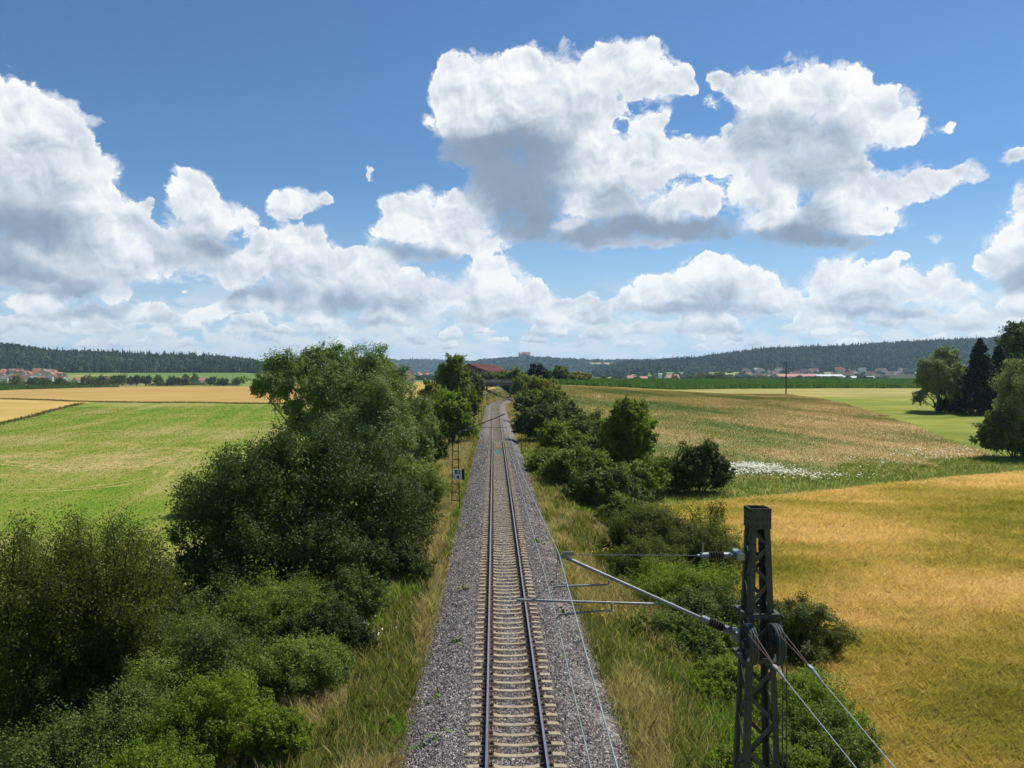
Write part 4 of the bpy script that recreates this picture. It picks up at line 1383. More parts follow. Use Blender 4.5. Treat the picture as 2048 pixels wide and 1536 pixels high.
def vegetation():
    # ---- left of the line, near to far
    plant('fan', 40, 120, 995, 27, 'olive', 'thin stemmed olive green shrub cut by the left edge of the picture', n=70000, lobes=46, leaf=.085, name='shrub', cat='shrub')
    plant('fan', 205, 135, 978, 29, 'olive', 'olive green shrub with bare dark stems fanning out, left foreground', n=80000, lobes=54, leaf=.085, name='shrub', cat='shrub')
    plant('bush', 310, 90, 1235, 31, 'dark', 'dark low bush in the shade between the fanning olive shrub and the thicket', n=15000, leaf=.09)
    plant('bush', 110, 95, 1330, 27.5, 'hawthorn', 'dark low growth behind the stems of the olive shrubs', n=15000, leaf=.085)
    plant('bush', 10, 80, 1290, 29, 'hawthorn', 'dark low growth at the left edge behind the olive shrub', n=12000, leaf=.085)
    explicit([(600,1010,150,130,0),(520,1060,130,120,-1),(690,960,110,90,2),(620,925,85,55,1),(520,965,90,66,2),(450,1040,100,90,1),(400,1120,80,80,0),(730,1060,110,110,0),(790,1010,70,70,3),(600,1130,170,90,-3),(470,1170,130,80,-3),(720,1150,100,80,-2),(380,1160,80,70,-1),(790,1090,70,80,2),(830,1030,50,60,5),(560,915,50,42,2)],
             42, 'hawthorn', 'huge dark green hawthorn thicket left of the track, rounded and dense', 'bush', 60000, 0.0, .135, .55, 590, .16, 5, 'hawthorn_bush', spread=.20, per=22, n_twig=160, long_sprig=.6)
    plant('fan', 525, 52, 836, 47, 'reddish', 'loose leafy shoots sticking up above the huge dark thicket', n=2600, lobes=9, leaf=.16, name='sapling', cat='sapling')
    plant('fan', 432, 55, 900, 45, 'reddish', 'sparse bronze twiggy shrub on the left shoulder of the huge thicket', n=3000, lobes=10, leaf=.15, name='shrub', cat='shrub')
    plant('bush', 815, 62, 920, 52, 'mid', 'mid green bush at the right foot of the big willow beside the verge', n=15000)
    plant('bush', 845, 28, 935, 66, 'mid', 'low bush beside the verge level with the number board', n=8000)
    plant('bush', 560, 125, 1170, 31, 'mid', 'grey green bramble mound in front of the huge dark thicket', n=26000, leaf=.075, zoff=0)
    plant('bush', 690, 70, 1160, 33, 'dark', 'dark bush between the bramble mound and the grassy verge', n=12000, leaf=.085)
    plant('bush', 420, 130, 1255, 27, 'dark', 'dark low bush to the left below the bramble mound', n=22000, leaf=.075)
    plant('bush', 590, 105, 1290, 26, 'mid', 'rounded low bush right at the edge of the left verge, foreground', n=22000, leaf=.07)
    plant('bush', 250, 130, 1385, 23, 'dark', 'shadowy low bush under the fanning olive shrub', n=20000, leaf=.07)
    plant('bush', 430, 110, 1370, 22.5, 'fresh', 'bright green leafy low bush in the bottom left foreground', n=20000, leaf=.065)
    plant('bush', 560, 60, 1420, 21.5, 'fresh', 'small leafy bush next to the straw coloured grass, bottom left', n=12000, leaf=.065)
    plant('bush', 90, 130, 1455, 21, 'dark', 'dark bush in the bottom left corner', n=16000, leaf=.07)
    plant('bush', 300, 110, 1500, 19, 'fresh', 'yellow green bush cut by the bottom edge on the left', n=14000, leaf=.06)
    explicit([(700,790,80,62,0),(612,742,62,44,2),(560,772,46,36,0),(518,775,26,34,-1),(700,728,50,34,0),(757,728,44,32,1),(792,772,36,40,2),(730,862,90,48,-3),(808,842,48,56,-1),(846,892,34,52,0),(655,842,46,36,2),(780,925,74,34,-2),(585,815,30,28,1),(600,852,42,34,1),(655,712,34,24,2),(545,735,28,22,1),(826,812,26,28,3),(640,790,44,34,-3),(760,800,52,42,-4),(700,905,60,36,0)],
             76, 'willow', 'big spreading willow with drooping branches left of the track', 'tree', 64000, .50, .22, .40, 690, .20, 4, 'willow_tree', spread=.25, per=26, n_twig=220, long_sprig=.5, grow=1.12)
    plant('tree', 905, 48, 718, 150, 'mid', 'tall pointed tree left of the track rising above the far hills', 'tree', n=15000, lobes=14, lift=.05)
    plant('column', 912, 15, 716, 146, 'mid', 'slender pointed treetop leading the group left of the track', 'tree', n=4000, lobes=8)
    plant('column', 885, 14, 726, 148, 'mid', 'slender treetop on the left side of the pointed group', 'tree', n=3600, lobes=8)
    plant('tree', 868, 42, 768, 130, 'yellowish', 'pale yellowish green tree between the willow and the pointed trees', 'tree', n=12000, lift=.03)
    plant('bush', 900, 42, 785, 116, 'fresh', 'bright green bush behind the ladder mast with the number board', n=13000)
    plant('bush', 858, 28, 842, 92, 'dark', 'dark green bush just right of the willow behind the verge', n=10000)
    plant('bush', 930, 22, 770, 160, 'fresh', 'light green bush at the verge below the pointed trees', n=5000)
    plant('tree', 940, 22, 742, 205, 'dark', 'dark tree right of the pointed trees below the red barn', 'tree', n=7000, lift=.04)
    plant('tree', 950, 15, 748, 262, 'dark', 'dark bushy tree at the left end of the road bridge', 'tree', n=5000, lift=.03)
    plant('tree', 925, 28, 745, 340, 'far', 'dark tree directly left of the red barn', 'tree', n=4000, lift=.05)
    plant('tree', 978, 26, 748, 352, 'far', 'dark tree behind the road bridge in front of the barn', 'tree', n=4000, lift=.05)
    plant('tree', 1008, 26, 745, 356, 'mid', 'green tree behind the middle of the road bridge', 'tree', n=4000, lift=.05)
    plant('bush', 1000, 30, 776, 392, 'far', 'dark scrub seen through the opening of the road bridge', n=4000)
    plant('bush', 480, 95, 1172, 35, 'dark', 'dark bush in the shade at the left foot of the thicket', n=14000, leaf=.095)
    plant('bush', 335, 95, 1325, 25.5, 'mid', 'grey green low bush between the bramble mound and the bright foreground bush', n=16000, leaf=.075)
    plant('bush', 655, 75, 1225, 29.5, 'hawthorn', 'small dark bush leaning out over the left verge', n=13000, leaf=.08)
    plant('bush', 760, 75, 1075, 40, 'hawthorn', 'dark bush at the right foot of the huge thicket by the verge', n=14000, leaf=.11)
    plant('bush', 790, 60, 985, 48, 'mid', 'green bush on the right shoulder of the huge thicket', n=11000, leaf=.13)
    # ---- right of the line, far to near
    plant('tree', 1034, 26, 742, 352, 'fresh', 'light green tree behind the right end of the road bridge', 'tree', n=4000, lift=.03)
    plant('tree', 1072, 17, 728, 345, 'spruce', 'dark pointed tree at the corner of the corn right of the bridge', 'tree', n=3500, lift=.03)
    plant('tree', 1092, 16, 738, 350, 'far', 'dark round tree beside the dark pointed tree right of the bridge', 'tree', n=3200, lift=.03)
    plant('tree', 1122, 20, 736, 372, 'mid', 'green tree heading the hedge behind the corn', 'tree', n=3200, lift=.03)
    plant('bush', 1152, 26, 748, 380, 'yellowish', 'yellow green hedge bush sloping down behind the corn', n=3200)
    plant('bush', 1050, 20, 752, 290, 'fresh', 'light green bush at the right end of the road bridge', n=6000)
    plant('bush', 1080, 36, 764, 205, 'yellowish', 'yellow green tall bush on the right bank before the bridge', n=10000)
    plant('bush', 1090, 45, 782, 165, 'mid', 'broad mid green bush on the right bank behind the dark one', n=12000)
    plant('bush', 1082, 42, 812, 118, 'dark', 'dark dense bush behind the slim mast right of the track', n=14000)
    plant('bush', 1122, 46, 812, 130, 'dark', 'wide dark bush on the edge of the hay meadow', n=10000)
    plant('bush', 1172, 46, 826, 112, 'mid', 'twiggy grey green bush left of the upright tree', n=10000)
    plant('bush', 1110, 34, 850, 94, 'fresh', 'light green pointed bush right of the slim mast', n=11000)
    plant('bush', 1150, 46, 868, 92, 'mid', 'mid green bush below the twiggy one on the right bank', n=11000)
    plant('tree', 1255, 50, 797, 82, 'fresh', 'upright leafy tree standing above the bushes right of the track', 'tree', n=22000, lobes=14, lift=.08, depth=1)
    plant('column', 1252, 30, 800, 80.5, 'mid', 'narrow leading top of the upright tree right of the track', 'tree', n=6000, lobes=7)
    plant('bush', 1160, 62, 900, 74, 'mid', 'green bush along the right verge below the upright tree', n=16000)
    plant('bush', 1215, 66, 945, 64, 'dark', 'dark rounded bush nearest the right verge below the upright tree', n=18000)
    plant('bush', 1330, 52, 912, 77, 'mid', 'grey green bush between the upright tree and the round dark bush', n=10000)
    plant('bush', 1402, 54, 892, 76, 'hawthorn', 'round dark bush at the edge of the white flowers', n=16000)
    plant('bush', 1248, 44, 1000, 55, 'mid', 'small dark green bush at the wheat corner by the right verge', n=9000)
    plant('bush', 1305, 80, 1018, 47, 'olive', 'olive bush below the wheat corner on the right bank', n=18000, leaf=.10)
    plant('fan', 1415, 75, 984, 46, 'yellowish', 'airy young tree against the wheat, left of the near mast', 'tree', n=6500, lobes=13, leaf=.14)
    plant('bush', 1395, 85, 1062, 44, 'olive', 'olive brown bush under the airy young tree', n=18000, leaf=.10)
    plant('bush', 1355, 118, 1145, 37, 'fresh', 'bright green bush left of the near mast below the upper insulator', n=22000, leaf=.085)
    plant('bush', 1440, 100, 1200, 33, 'dark', 'dark bush behind the lower half of the near mast', n=20000, leaf=.085)
    explicit([(1600,1240,75,40,0),(1560,1270,60,60,0),(1650,1290,60,45,0),(1590,1320,80,50,-1),(1670,1340,40,36,0)],
             32, 'olive', 'arching dark shrub hanging over the wheat right of the near mast', 'shrub', 16000, .5, .095, .5, 1560, .07, 4, 'shrub', spread=.24, per=20, n_twig=120)
    plant('bush', 1600, 120, 1388, 25, 'fresh', 'leafy green bush right of the foot of the near mast', n=26000, leaf=.07)
    plant('bush', 1455, 75, 1345, 26.5, 'fresh', 'pale green bush left of the foot of the near mast', n=15000, leaf=.07)
    plant('bush', 1660, 90, 1440, 22, 'mid', 'green bush in front of the wheat at the bottom edge, right of the mast', n=17000, leaf=.065)
    plant('bush', 1530, 90, 1490, 20.5, 'fresh', 'low green bush around the foot of the near mast', n=14000, leaf=.065)
    plant('bush', 1105, 44, 905, 83, 'mid', 'low green bush bordering the right verge beyond the dark rounded one', n=11000)
    plant('bush', 1275, 56, 925, 72, 'mid', 'leafy bush at the foot of the upright tree', n=12000)
    plant('bush', 1190, 50, 880, 86, 'hawthorn', 'dark bush against the upright tree on its left', n=10000)
    plant('bush', 1160, 52, 845, 104, 'dark', 'dark green bush behind the light pointed bush on the right bank', n=9000)
    plant('bush', 1052, 18, 795, 185, 'mid', 'small green bush beside the right verge before the curve', n=6000)
    plant('bush', 1300, 80, 1095, 41, 'olive', 'olive bush edging the right verge above the long tube', n=16000, leaf=.095)
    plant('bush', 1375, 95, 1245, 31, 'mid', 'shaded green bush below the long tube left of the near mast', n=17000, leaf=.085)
    plant('bush', 1290, 40, 1010, 60, 'yellowish', 'small yellow green bush at the tip of the wheat field', n=7000)
    # ---- trees at the right edge
    plant('willow', 1880, 52, 700, 193, 'silver', 'round grey green willow leading the trees at the right edge', 'tree', n=26000, lobes=14, lift=.12, leaf=.42)
    plant('spruce', 1960, 58, 676, 186, 'spruce', 'dark spruce behind the round willow at the right edge', 'tree', n=16000, leaf=.8, name='spruce_tree')
    plant('spruce', 1998, 50, 690, 190, 'spruce', 'second dark spruce close beside the taller spruce', 'tree', n=14000, leaf=.8, name='spruce_tree')
    plant('tree', 2050, 58, 655, 205, 'dark', 'tall dark broadleaf tree cut by the right edge', 'tree', n=16000, lift=.05)
    plant('willow', 2050, 72, 708, 106, 'silver', 'silvery willow nearest the camera at the right edge', 'tree', n=30000, lobes=14, lift=.1, leaf=.27)
    plant('bush', 2030, 55, 820, 104, 'dark', 'dark undergrowth at the foot of the silvery willow', n=12000)
    plant('bush', 1905, 30, 800, 196, 'far', 'low dark scrub between the round willow and the spruces', n=5000)
vegetation()

# ================================================================== grass, crops, flowers
def blades(x, y, h, w, lean, r, z=None, tip_w=0.0):
    """one tapering blade per point, two quads tall enough to bend"""
    n = len(x)
    z = ground_z(x, y) if z is None else z
    a = r.random(n) * 6.283
    b = r.random(n) * 6.283
    dx, dy = np.cos(a) * w / 2, np.sin(a) * w / 2
    lx, ly = np.cos(b) * lean * h, np.sin(b) * lean * h
    B = np.stack([x, y, z - .03], -1)
    W = np.stack([dx, dy, np.zeros(n)], -1)
    M = B + np.stack([lx * .35, ly * .35, h * .6], -1)
    T = B + np.stack([lx, ly, h], -1)
    V = np.stack([B - W, B + W, M + W * .8, T, M - W * .8], 1).reshape(-1, 3)
    F = np.array([(0, 1, 2, 3, 4)])[None] + (np.arange(n) * 5)[:, None, None]
    return V, F.reshape(-1, 5)

def grass_mat(name, stops, trans=.35):
    m = Mat(name, .75, .15)
    r = m.island()
    nz = m.noise(m.pos(), .55, 3, .6)
    f = m.math('ADD', m.math('MULTIPLY', r, .6), m.math('MULTIPLY', m.rng(nz, .3, .7), .4))
    c = m.ramp(f, stops)
    m.color(c)
    return m.translucent(trans, m.mix(1.0, c, (1.3, 1.4, .8), 'MULTIPLY')).m

def verge_grass():
    r = np.random.default_rng(5)
    gm = grass_mat('green verge grass', [(.1, (.075, .100, .014)), (.5, (.160, .185, .030)), (.9, (.30, .28, .085))])
    dm = grass_mat('dry verge grass', [(.1, (.24, .19, .075)), (.5, (.42, .33, .15)), (.9, (.60, .50, .27))], .35)
    lm = grass_mat('bright weeds', [(.1, (.075, .140, .012)), (.5, (.14, .24, .020)), (.9, (.24, .34, .05))], .4)
    out = {0: [], 1: [], 2: []}
    N = 340000
    y = 14 + 330 * r.random(N) ** 2.6
    s = np.where(r.random(N) < .5, -1, 1)
    wid = np.where(s < 0, 7.2, 8.4)
    q = 2.45 + r.random(N) ** 1.15 * wid
    q = q + 1.15 * (fbm(y / 2.2, s * 7.7, 61, 4) - .5) + .15
    x = track_x(y) + s * q
    dry = fbm(x / 2.2, y / 5.0, 41 , 4)
    # straw coloured strip in the middle of the left verge, green by the ballast further off, dry right strip
    bias = np.where(s < 0, .10 * np.exp(-((q - 4.2) / 1.6) ** 2) + .10 * smooth(40, 90, y) * (q > 3.6) - .30 * smooth(45, 70, y) * (q < 3.5), .16 * np.exp(-((q - 3.7) / 1.0) ** 2) * (1 - smooth(35, 60, y)) - .02 + .10 * smooth(90, 130, y) - .3 * ((y > 80) & (y < 112) & (q < 4.4)))
    d = dry + bias
    pick = np.where(d > .56, 1, np.where((d < .36), 2, 0))
    swap = r.random(N)
    pick = np.where(swap < .12, 1, np.where(swap > .94, 2, pick))
    pick = np.where((s < 0) & (y > 45) & (q < 3.5) & (swap > .25), 2, pick)
    pick = np.where((s > 0) & (y > 80) & (y < 112) & (q < 4.4) & (swap > .2), 2, pick)
    px = y / 795.0
    for k, nm, mt, hh in ((0, 'verge_grass', gm, .42), (1, 'dry_grass', dm, .58), (2, 'leafy_weeds', lm, .34)):
        t = pick == k
        edge = np.clip((q[t] - 2.4) / 1.1, .30, 1)
        h = hh * (.55 + .8 * r.random(t.sum())) * edge
        w = np.maximum(.016, px[t] * .65) * (.7 + .6 * r.random(t.sum())) * (1.7 if k == 2 else 1)
        V, F = blades(x[t], y[t], h, w, .25 + .5 * r.random(t.sum()), r)
        tag(link(nm, raw_mesh(nm, V, F), mt), kind='stuff')
    # yellow and white wild flowers by the right verge
    ym = plain('yellow petals', (.62, .46, .02), .7); wm = plain('white petals', (.62, .64, .55), .7)
    for nm, mt, spots in (('yellow_flowers', ym, [(1212, 1228, 32.5), (1196, 1090, 44), (1208, 1092, 44), (1203, 1085, 45), (1165, 985, 66), (1450, 955, 74)]), ('white_flowers', wm, [(735, 1215, 31), (750, 1240, 30)])):
        P = []
        for px_, py_, Y in spots:
            x0 = X_at(px_, Y)
            n = 14
            P.append(np.stack([x0 + r.normal(size=n) * .35, Y + r.normal(size=n) * .6, ground_z(np.full(n, x0), np.full(n, Y)) + .45 + .25 * r.random(n)], -1))
        P = np.concatenate(P)
        V, F = leaf_quads(P, unit(r.normal(size=P.shape) * np.array([1, 1, .2])), unit(np.array([0, 0, 1.]) + .3 * r.normal(size=P.shape)),   .075, .075)
        tag(link(nm, raw_mesh(nm, V, F), mt), kind='stuff')
verge_grass()

def wheat_stems():
    r = np.random.default_rng(6)
    N = 420000
    y = 18 + 80 * r.random(N) ** 1.5
    x = 9 + (y * .70 - 4) * r.random(N)
    k = (x > wheat_left(y) + .2) & (y < wheat_top(x) - .4)
    x, y = x[k], y[k]
    mt = BL[Z_WHEAT]
    n = len(x)
    px = y / 795.0
    V, F = blades(x, y, .22 + .26 * r.random(n), np.maximum(.026, px * .50), .45 + .8 * r.random(n), r)
    tag(link('wheat_stems', raw_mesh('wheat_stems', V, F), mt), kind='stuff')
wheat_stems()

def meadow_cover():
    r = np.random.default_rng(8)
    # seeding grasses of the hay meadow and the rough strip below it
    N = 330000
    x, y = 10 + 100 * r.random(N), 60 + 235 * r.random(N) ** 1.25
    zn = zone(x.copy(), y.copy())
    k = (zn == Z_TAN) | (zn == Z_STRIP)
    x, y, zn = x[k], y[k], zn[k]
    mt = BL[Z_TAN]
    px = y / 795.0
    t = zn == Z_TAN
    V, F = blades(x[t], y[t], .12 + .18 * r.random(t.sum()), np.maximum(.035, px[t] * .5), .3 + .5 * r.random(t.sum()), r)
    tag(link('meadow_grass', raw_mesh('meadow_grass', V, F), mt), kind='stuff')
    t = ~t
    gm = grass_mat('path side grass', [(.15, (.085, .145, .018)), (.45, (.17, .22, .036)), (.62, (.30, .27, .085)), (.9, (.44, .36, .15))])
    V, F = blades(x[t], y[t], .22 + .30 * r.random(t.sum()), np.maximum(.04, px[t] * .6), .3 + .5 * r.random(t.sum()), r)
    tag(link('path_grass', raw_mesh('path_grass', V, F), gm), kind='stuff')
    # white umbels: a dense patch and scattered ones
    P = []
    for px_, py_, Y, n, sx, sy in ((1505, 924, 93, 700, 2.6, 2.6), (1475, 940, 88, 160, 2.0, 2.0), (1560, 942, 88, 260, 3.2, 2.0), (1640, 950, 84, 130, 3.4, 1.8), (1870, 905, 108, 90, 3.6, 3.4), (1835, 915, 104, 40, 2.6, 2.2), (1915, 890, 112, 40, 3.0, 3.2), (1780, 880, 125, 26, 9, 12), (1600, 880, 135, 26, 12, 16), (1450, 860, 150, 20, 12, 25), (1700, 930, 98, 36, 6, 4)):
        x0 = X_at(px_, Y)
        xx, yy = x0 + r.normal(size=n) * sx * .7, Y + r.normal(size=n) * sy * .7
        kk = zone(xx.copy(), yy.copy()) != Z_WHEAT
        xx, yy = xx[kk], yy[kk]
        P.append(np.stack([xx, yy, ground_z(xx, yy) + .55 + .25 * r.random(len(xx))], -1))
    P = np.concatenate(P)
    V, F = leaf_quads(P, unit(r.normal(size=P.shape) * np.array([1, 1, .15])), unit(np.array([0, -.35, 1.]) + .25 * r.normal(size=P.shape)), .13 + .17 * r.random(len(P)), .13 + .17 * r.random(len(P)))
    tag(link('white_umbels', raw_mesh('white_umbels', V, F), plain('white umbel', (.60, .60, .47), .8)), kind='stuff')

    # corn: rows of arching leaves
    def corn(nm, n, xr, yr, zid, hh):
        x, y = xr[0] + (xr[1] - xr[0]) * r.random(n), yr[0] + (yr[1] - yr[0]) * r.random(n) ** 1.4
        x = np.round(x / .75) * .75 + r.normal(size=n) * .06
        k = zone(x.copy(), y.copy()) == zid
        x, y = x[k], y[k]
        h = hh * (.8 + .35 * r.random(len(x)))
        V, F = blades(x, y, h, np.maximum(.12, y / 795.0 * .75), .12 + .4 * r.random(len(x)), r)
        cm = grass_mat('corn leaves', [(.1, (.035, .080, .014)), (.5, (.075, .145, .026)), (.9, (.15, .23, .06))], .45)
        tag(link(nm, raw_mesh(nm, V, F), cm), kind='stuff')
    corn('corn_plants', 90000, (14, 330), (304, 520), Z_CORN, 2.2)
    corn('corn_plants', 40000, (-480, -320), (500, 740), Z_CORNL, 2.2)

    # rough dark grass margins between the left fields
    P = []
    for a, b, n in (((-400, 395), (-215, 345), 1500), ((-215, 345), (-152, 299), 1800), ((-152, 299), (-79, 267), 1800), ((-79, 267), (-14, 243), 1600), ((-119, 191), (-147, 286), 1100), ((-112, 150), (-119, 191), 600)):
        t = r.random(n)
        P.append(np.stack([a[0] + (b[0] - a[0]) * t + r.normal(size=n) * .8, a[1] + (b[1] - a[1]) * t + r.normal(size=n) * .8], -1))
    P = np.concatenate(P)
    V, F = blades(P[:, 0], P[:, 1], .25 + .35 * r.random(len(P)), np.full(len(P), .25), .3 + .4 * r.random(len(P)), r)
    tag(link('field_margin', raw_mesh('field_margin', V, F), grass_mat('field margin grass', [(.1, (.07, .08, .025)), (.5, (.12, .12, .045)), (.9, (.22, .18, .08))])), kind='stuff')

    # stubble of the mown meadow
    N = 150000
    y = 40 + 220 * r.random(N) ** 1.5
    x = -13 - (y * .62 + 20) * r.random(N)
    k = zone(x.copy(), y.copy()) == Z_MOWN
    x, y = x[k], y[k]
    sm = BL[Z_MOWN]
    V, F = blades(x, y, .06 + .10 * r.random(len(x)), np.maximum(.05, y / 795.0 * .7), .8 + .8 * r.random(len(x)), r)
    tag(link('mown_grass', raw_mesh('mown_grass', V, F), sm), kind='stuff')
meadow_cover()

# ================================================================== the far landscape
def tree_blobs(x, y, z, rad, ht, r, conifer):
    """many small rough crowns in one mesh (far-off wood)"""
    n = len(x)
    # 14-vertex lumpy crown: 3 rings of 4 + top + bottom
    ang = np.arange(5) * 2 * math.pi / 5
    rings = [(.10, .62), (.42, 1.0), (.78, .68)]
    base = [(0, 0, -.02)]
    for k, (h, q) in enumerate(rings):
        base += [(q * math.cos(a + k * .5), q * math.sin(a + k * .5), h) for a in ang]
    base += [(0, 0, 1.0)]
    base = np.array(base)
    F = []
    for j in range(5):
        F.append((0, 1 + (j + 1) % 5, 1 + j))
        for k in range(2):
            a, b = 1 + k * 5 + j, 1 + k * 5 + (j + 1) % 5
            F += [(a, b, b + 5), (a, b + 5, a + 5)]
        F.append((11 + j, 11 + (j + 1) % 5, 16))
    F = np.array(F)
    P = np.repeat(base[None], n, 0) * (1 + .42 * (r.random((n, 17, 1)) - .5))
    P[:, 16, 2] = 1.0 + .15 * r.normal(size=n) * .5
    prof = np.where(conifer[:, None], np.clip(1.15 - base[None, :, 2], .05, 1) * .62, 1.0)
    a = r.random(n) * 6.283
    X = P[..., 0] * prof * rad[:, None]
    Yv = P[..., 1] * prof * rad[:, None]
    X, Yv = X * np.cos(a)[:, None] - Yv * np.sin(a)[:, None], X * np.sin(a)[:, None] + Yv * np.cos(a)[:, None]
    V = np.stack([X + x[:, None], Yv + y[:, None], P[..., 2] * ht[:, None] + z[:, None]], -1).reshape(-1, 3)
    return V, (F[None] + (np.arange(n) * 17)[:, None, None]).reshape(-1, 3)

def forest_mat(name, a, b, c, sc):
    m = Mat(name, .9, .05)
    nz = m.noise(m.pos(), sc, 3, .6)
    f = m.math('ADD', m.math('MULTIPLY', m.island(), .45), m.math('MULTIPLY', m.rng(nz, .35, .65), .55))
    col = m.ramp(f, [(.1, a), (.5, b), (.92, c)])
    col = m.mix(m.rng(m.noise(m.pos(), .45, 4, .75), .3, .7, .0, .6), col, m.mix(1.0, col, (.45, .5, .5), 'MULTIPLY'))
    m.color(col)
    return m.m

def forests():
    r = np.random.default_rng(12)
    jobs = [('left', 'forest', (-700, 660), (1440, 2250), 9000, 6.0, 14, .35, (.018, .032, .014), (.034, .056, .022), (.075, .105, .038)),
            ('right', 'forest', (1150, 2400), (2080, 3200), 12000, 8.0, 16, .22, (.016, .030, .014), (.030, .052, .021), (.058, .085, .032)),
            ('mid', 'forest', (780, 1560), (3320, 4500), 7500, 12, 18, .12, (.018, .034, .016), (.032, .055, .024), (.055, .080, .034)),
            ('far', 'forest', (300, 1300), (5050, 6700), 7000, 17, 20, .1, (.02, .035, .018), (.034, .056, .026), (.055, .078, .036))]
    for nm, on, (u0, u1), (y0, y1), n, rad, ht, con, a, b, c in jobs:
        u = u0 + (u1 - u0) * r.random(n * 2)
        y = y0 + (y1 - y0) * r.random(n * 2) ** .85
        x = CAM_X + (u - 987) / 1590 * y
        pu, pv, f0, f1, th = RIDGES[nm]
        z = ground_z(x, y)
        # keep only ground that belongs to this hill
        rz = CAM_H + (745 - np.interp(u, pu, pv)) / 1590 * f1 - th
        keep = (z > -3) & (rz > 4)
        lower = fbm(u / 60.0, np.zeros_like(u), 77, 3)
        if nm == 'left':
            keep &= y > 1470 + 110 * (lower - .5) + np.interp(u, [0, 100, 230, 330, 480, 660], [60, 90, 30, 150, 60, 60])
        if nm == 'right':
            keep &= y > np.interp(u, [1150, 1290, 1300, 1490, 1520, 2400], [2090, 2100, 2240, 2240, 2060, 2060]) + 90 * (lower - .5)
        if nm == 'mid':      # the clearing on the castle ridge
            keep &= ~((u > 1172) & (u < 1232) & (y > 3900) & (y < 4330))
        x, y, z, u = x[keep][:n], y[keep][:n], z[keep][:n], u[keep][:n]
        k = len(x)
        con_ = r.random(k) < con * (.4 + 1.4 * (fbm(x / 300, y / 300, 19, 2) > .5))
        hh = ht * (.55 + .8 * r.random(k) ** 1.3) * np.where(con_, 1.35, 1)
        rr = rad * (.65 + .7 * r.random(k))
        V, F = tree_blobs(x, y, z - 1, rr, hh, r, con_)
        tag(link(on, raw_mesh(on, V, F), forest_mat('forest canopy', a, b, c, .008)), kind='stuff')
    # hedges and small woods scattered over the plain, too far to tell apart
    n = 1500
    u = np.concatenate([520 + 440 * r.random(900), 1230 + 700 * r.random(600)])
    y = np.concatenate([1500 + 2800 * r.random(900), 1150 + 850 * r.random(600)])
    x = CAM_X + (u - 987) / 1590 * y
    V, F = tree_blobs(x, y, ground_z(x, y) - 1, 5 + 5 * r.random(n), 6 + 5 * r.random(n), r, np.zeros(n, bool))
    tag(link('far_copses', raw_mesh('far_copses', V, F), forest_mat('far copse', (.016, .03, .013), (.03, .052, .02), (.06, .085, .03), .01)), kind='stuff')
forests()

def plain_trees():
    """separate trees out on the plain"""
    r = np.random.default_rng(21)
    P = [(30,765,10,830),(62,766,11,820),(92,764,12,840),(118,764,11,850),(138,768,10,830),(175,757,13,860),(200,758,10,870),(240,755,13,850),(228,756,7,880),(262,758,6,890),(271,756,6,870),(287,760,9,860),(316,763,9,860),(340,762,7,870),(352,764,9,850),(365,763,10,860),(372,754,6,990),(392,756,6,980),(425,762,9,870),(446,762,8,860),(472,760,11,880)]
    kinds = ['mid', 'dark', 'far', 'hawthorn']
    desc = ['round', 'dark', 'low', 'broad', 'small', 'tall', 'dense']
    for i, (px, py, hw, Y) in enumerate(P):
        near = 'red roofed village at the left' if px < 150 else 'plain left of the willow'
        left = P[i - 1][0] if i else None
        lab = '%s field tree on the %s, number %d from the left edge in its row' % (desc[i % 7], near, i + 1)
        lab = '%s green field tree, %s from the left in the row before the %s' % (desc[i % 7], ORD[i], 'left wooded hill')
        plant('bush', px + r.normal() * 3, hw * (1.0 + .5 * r.random()), py - 10 + 3 * r.normal() if py > 758 else py - 7, Y, kinds[i % 4], lab, 'tree', n=900, lobes=9, leaf=1.0, zoff=-.5)
    for i, (px, hw, Y) in enumerate(((20, 26, 845), (80, 30, 850), (150, 24, 860), (205, 30, 900), (330, 26, 880), (385, 34, 905), (450, 26, 890))):
        plant('bush', px, hw, 765, Y, 'far', 'low grey green hedge patch, %s from the left in front of the left hill' % ORD[i], 'hedge', 'hedge', n=900, lobes=10, leaf=1.0, zoff=-.5)
    Q = [(1398, 746, 13, 900, 'wide dark tree standing above the corn before the foothill meadow'), (1416, 748, 12, 905, 'rounder tree just right of the wide dark tree above the corn'), (1436, 744, 16, 900, 'bushy tall tree above the corn, highest of the group of three'), (1308, 752, 7, 1000, 'small dark tree above the corn beside the red roofs'), (1350, 749, 8, 1100, 'small round tree at the edge of the foothill meadow'), (1275, 751, 7, 1000, 'small dark tree above the corn left of the red roofs'), (1208, 751, 9, 800, 'dark bush like tree at the start of the corn'), (1795, 752, 14, 1150, 'dark tree before the beige hall'), (1770, 754, 10, 1150, 'dark tree left of the beige hall')]
    for i, (px, py, hw, Y, lab) in enumerate(Q):
        plant('bush', px, hw, py, Y, kinds[i % 3], lab, 'tree', n=1000, lobes=9, leaf=1.1, zoff=-.5)
ORD = 'first second third fourth fifth sixth seventh eighth ninth tenth eleventh twelfth thirteenth fourteenth fifteenth sixteenth seventeenth eighteenth nineteenth twentieth twenty-first'.split()
plain_trees()

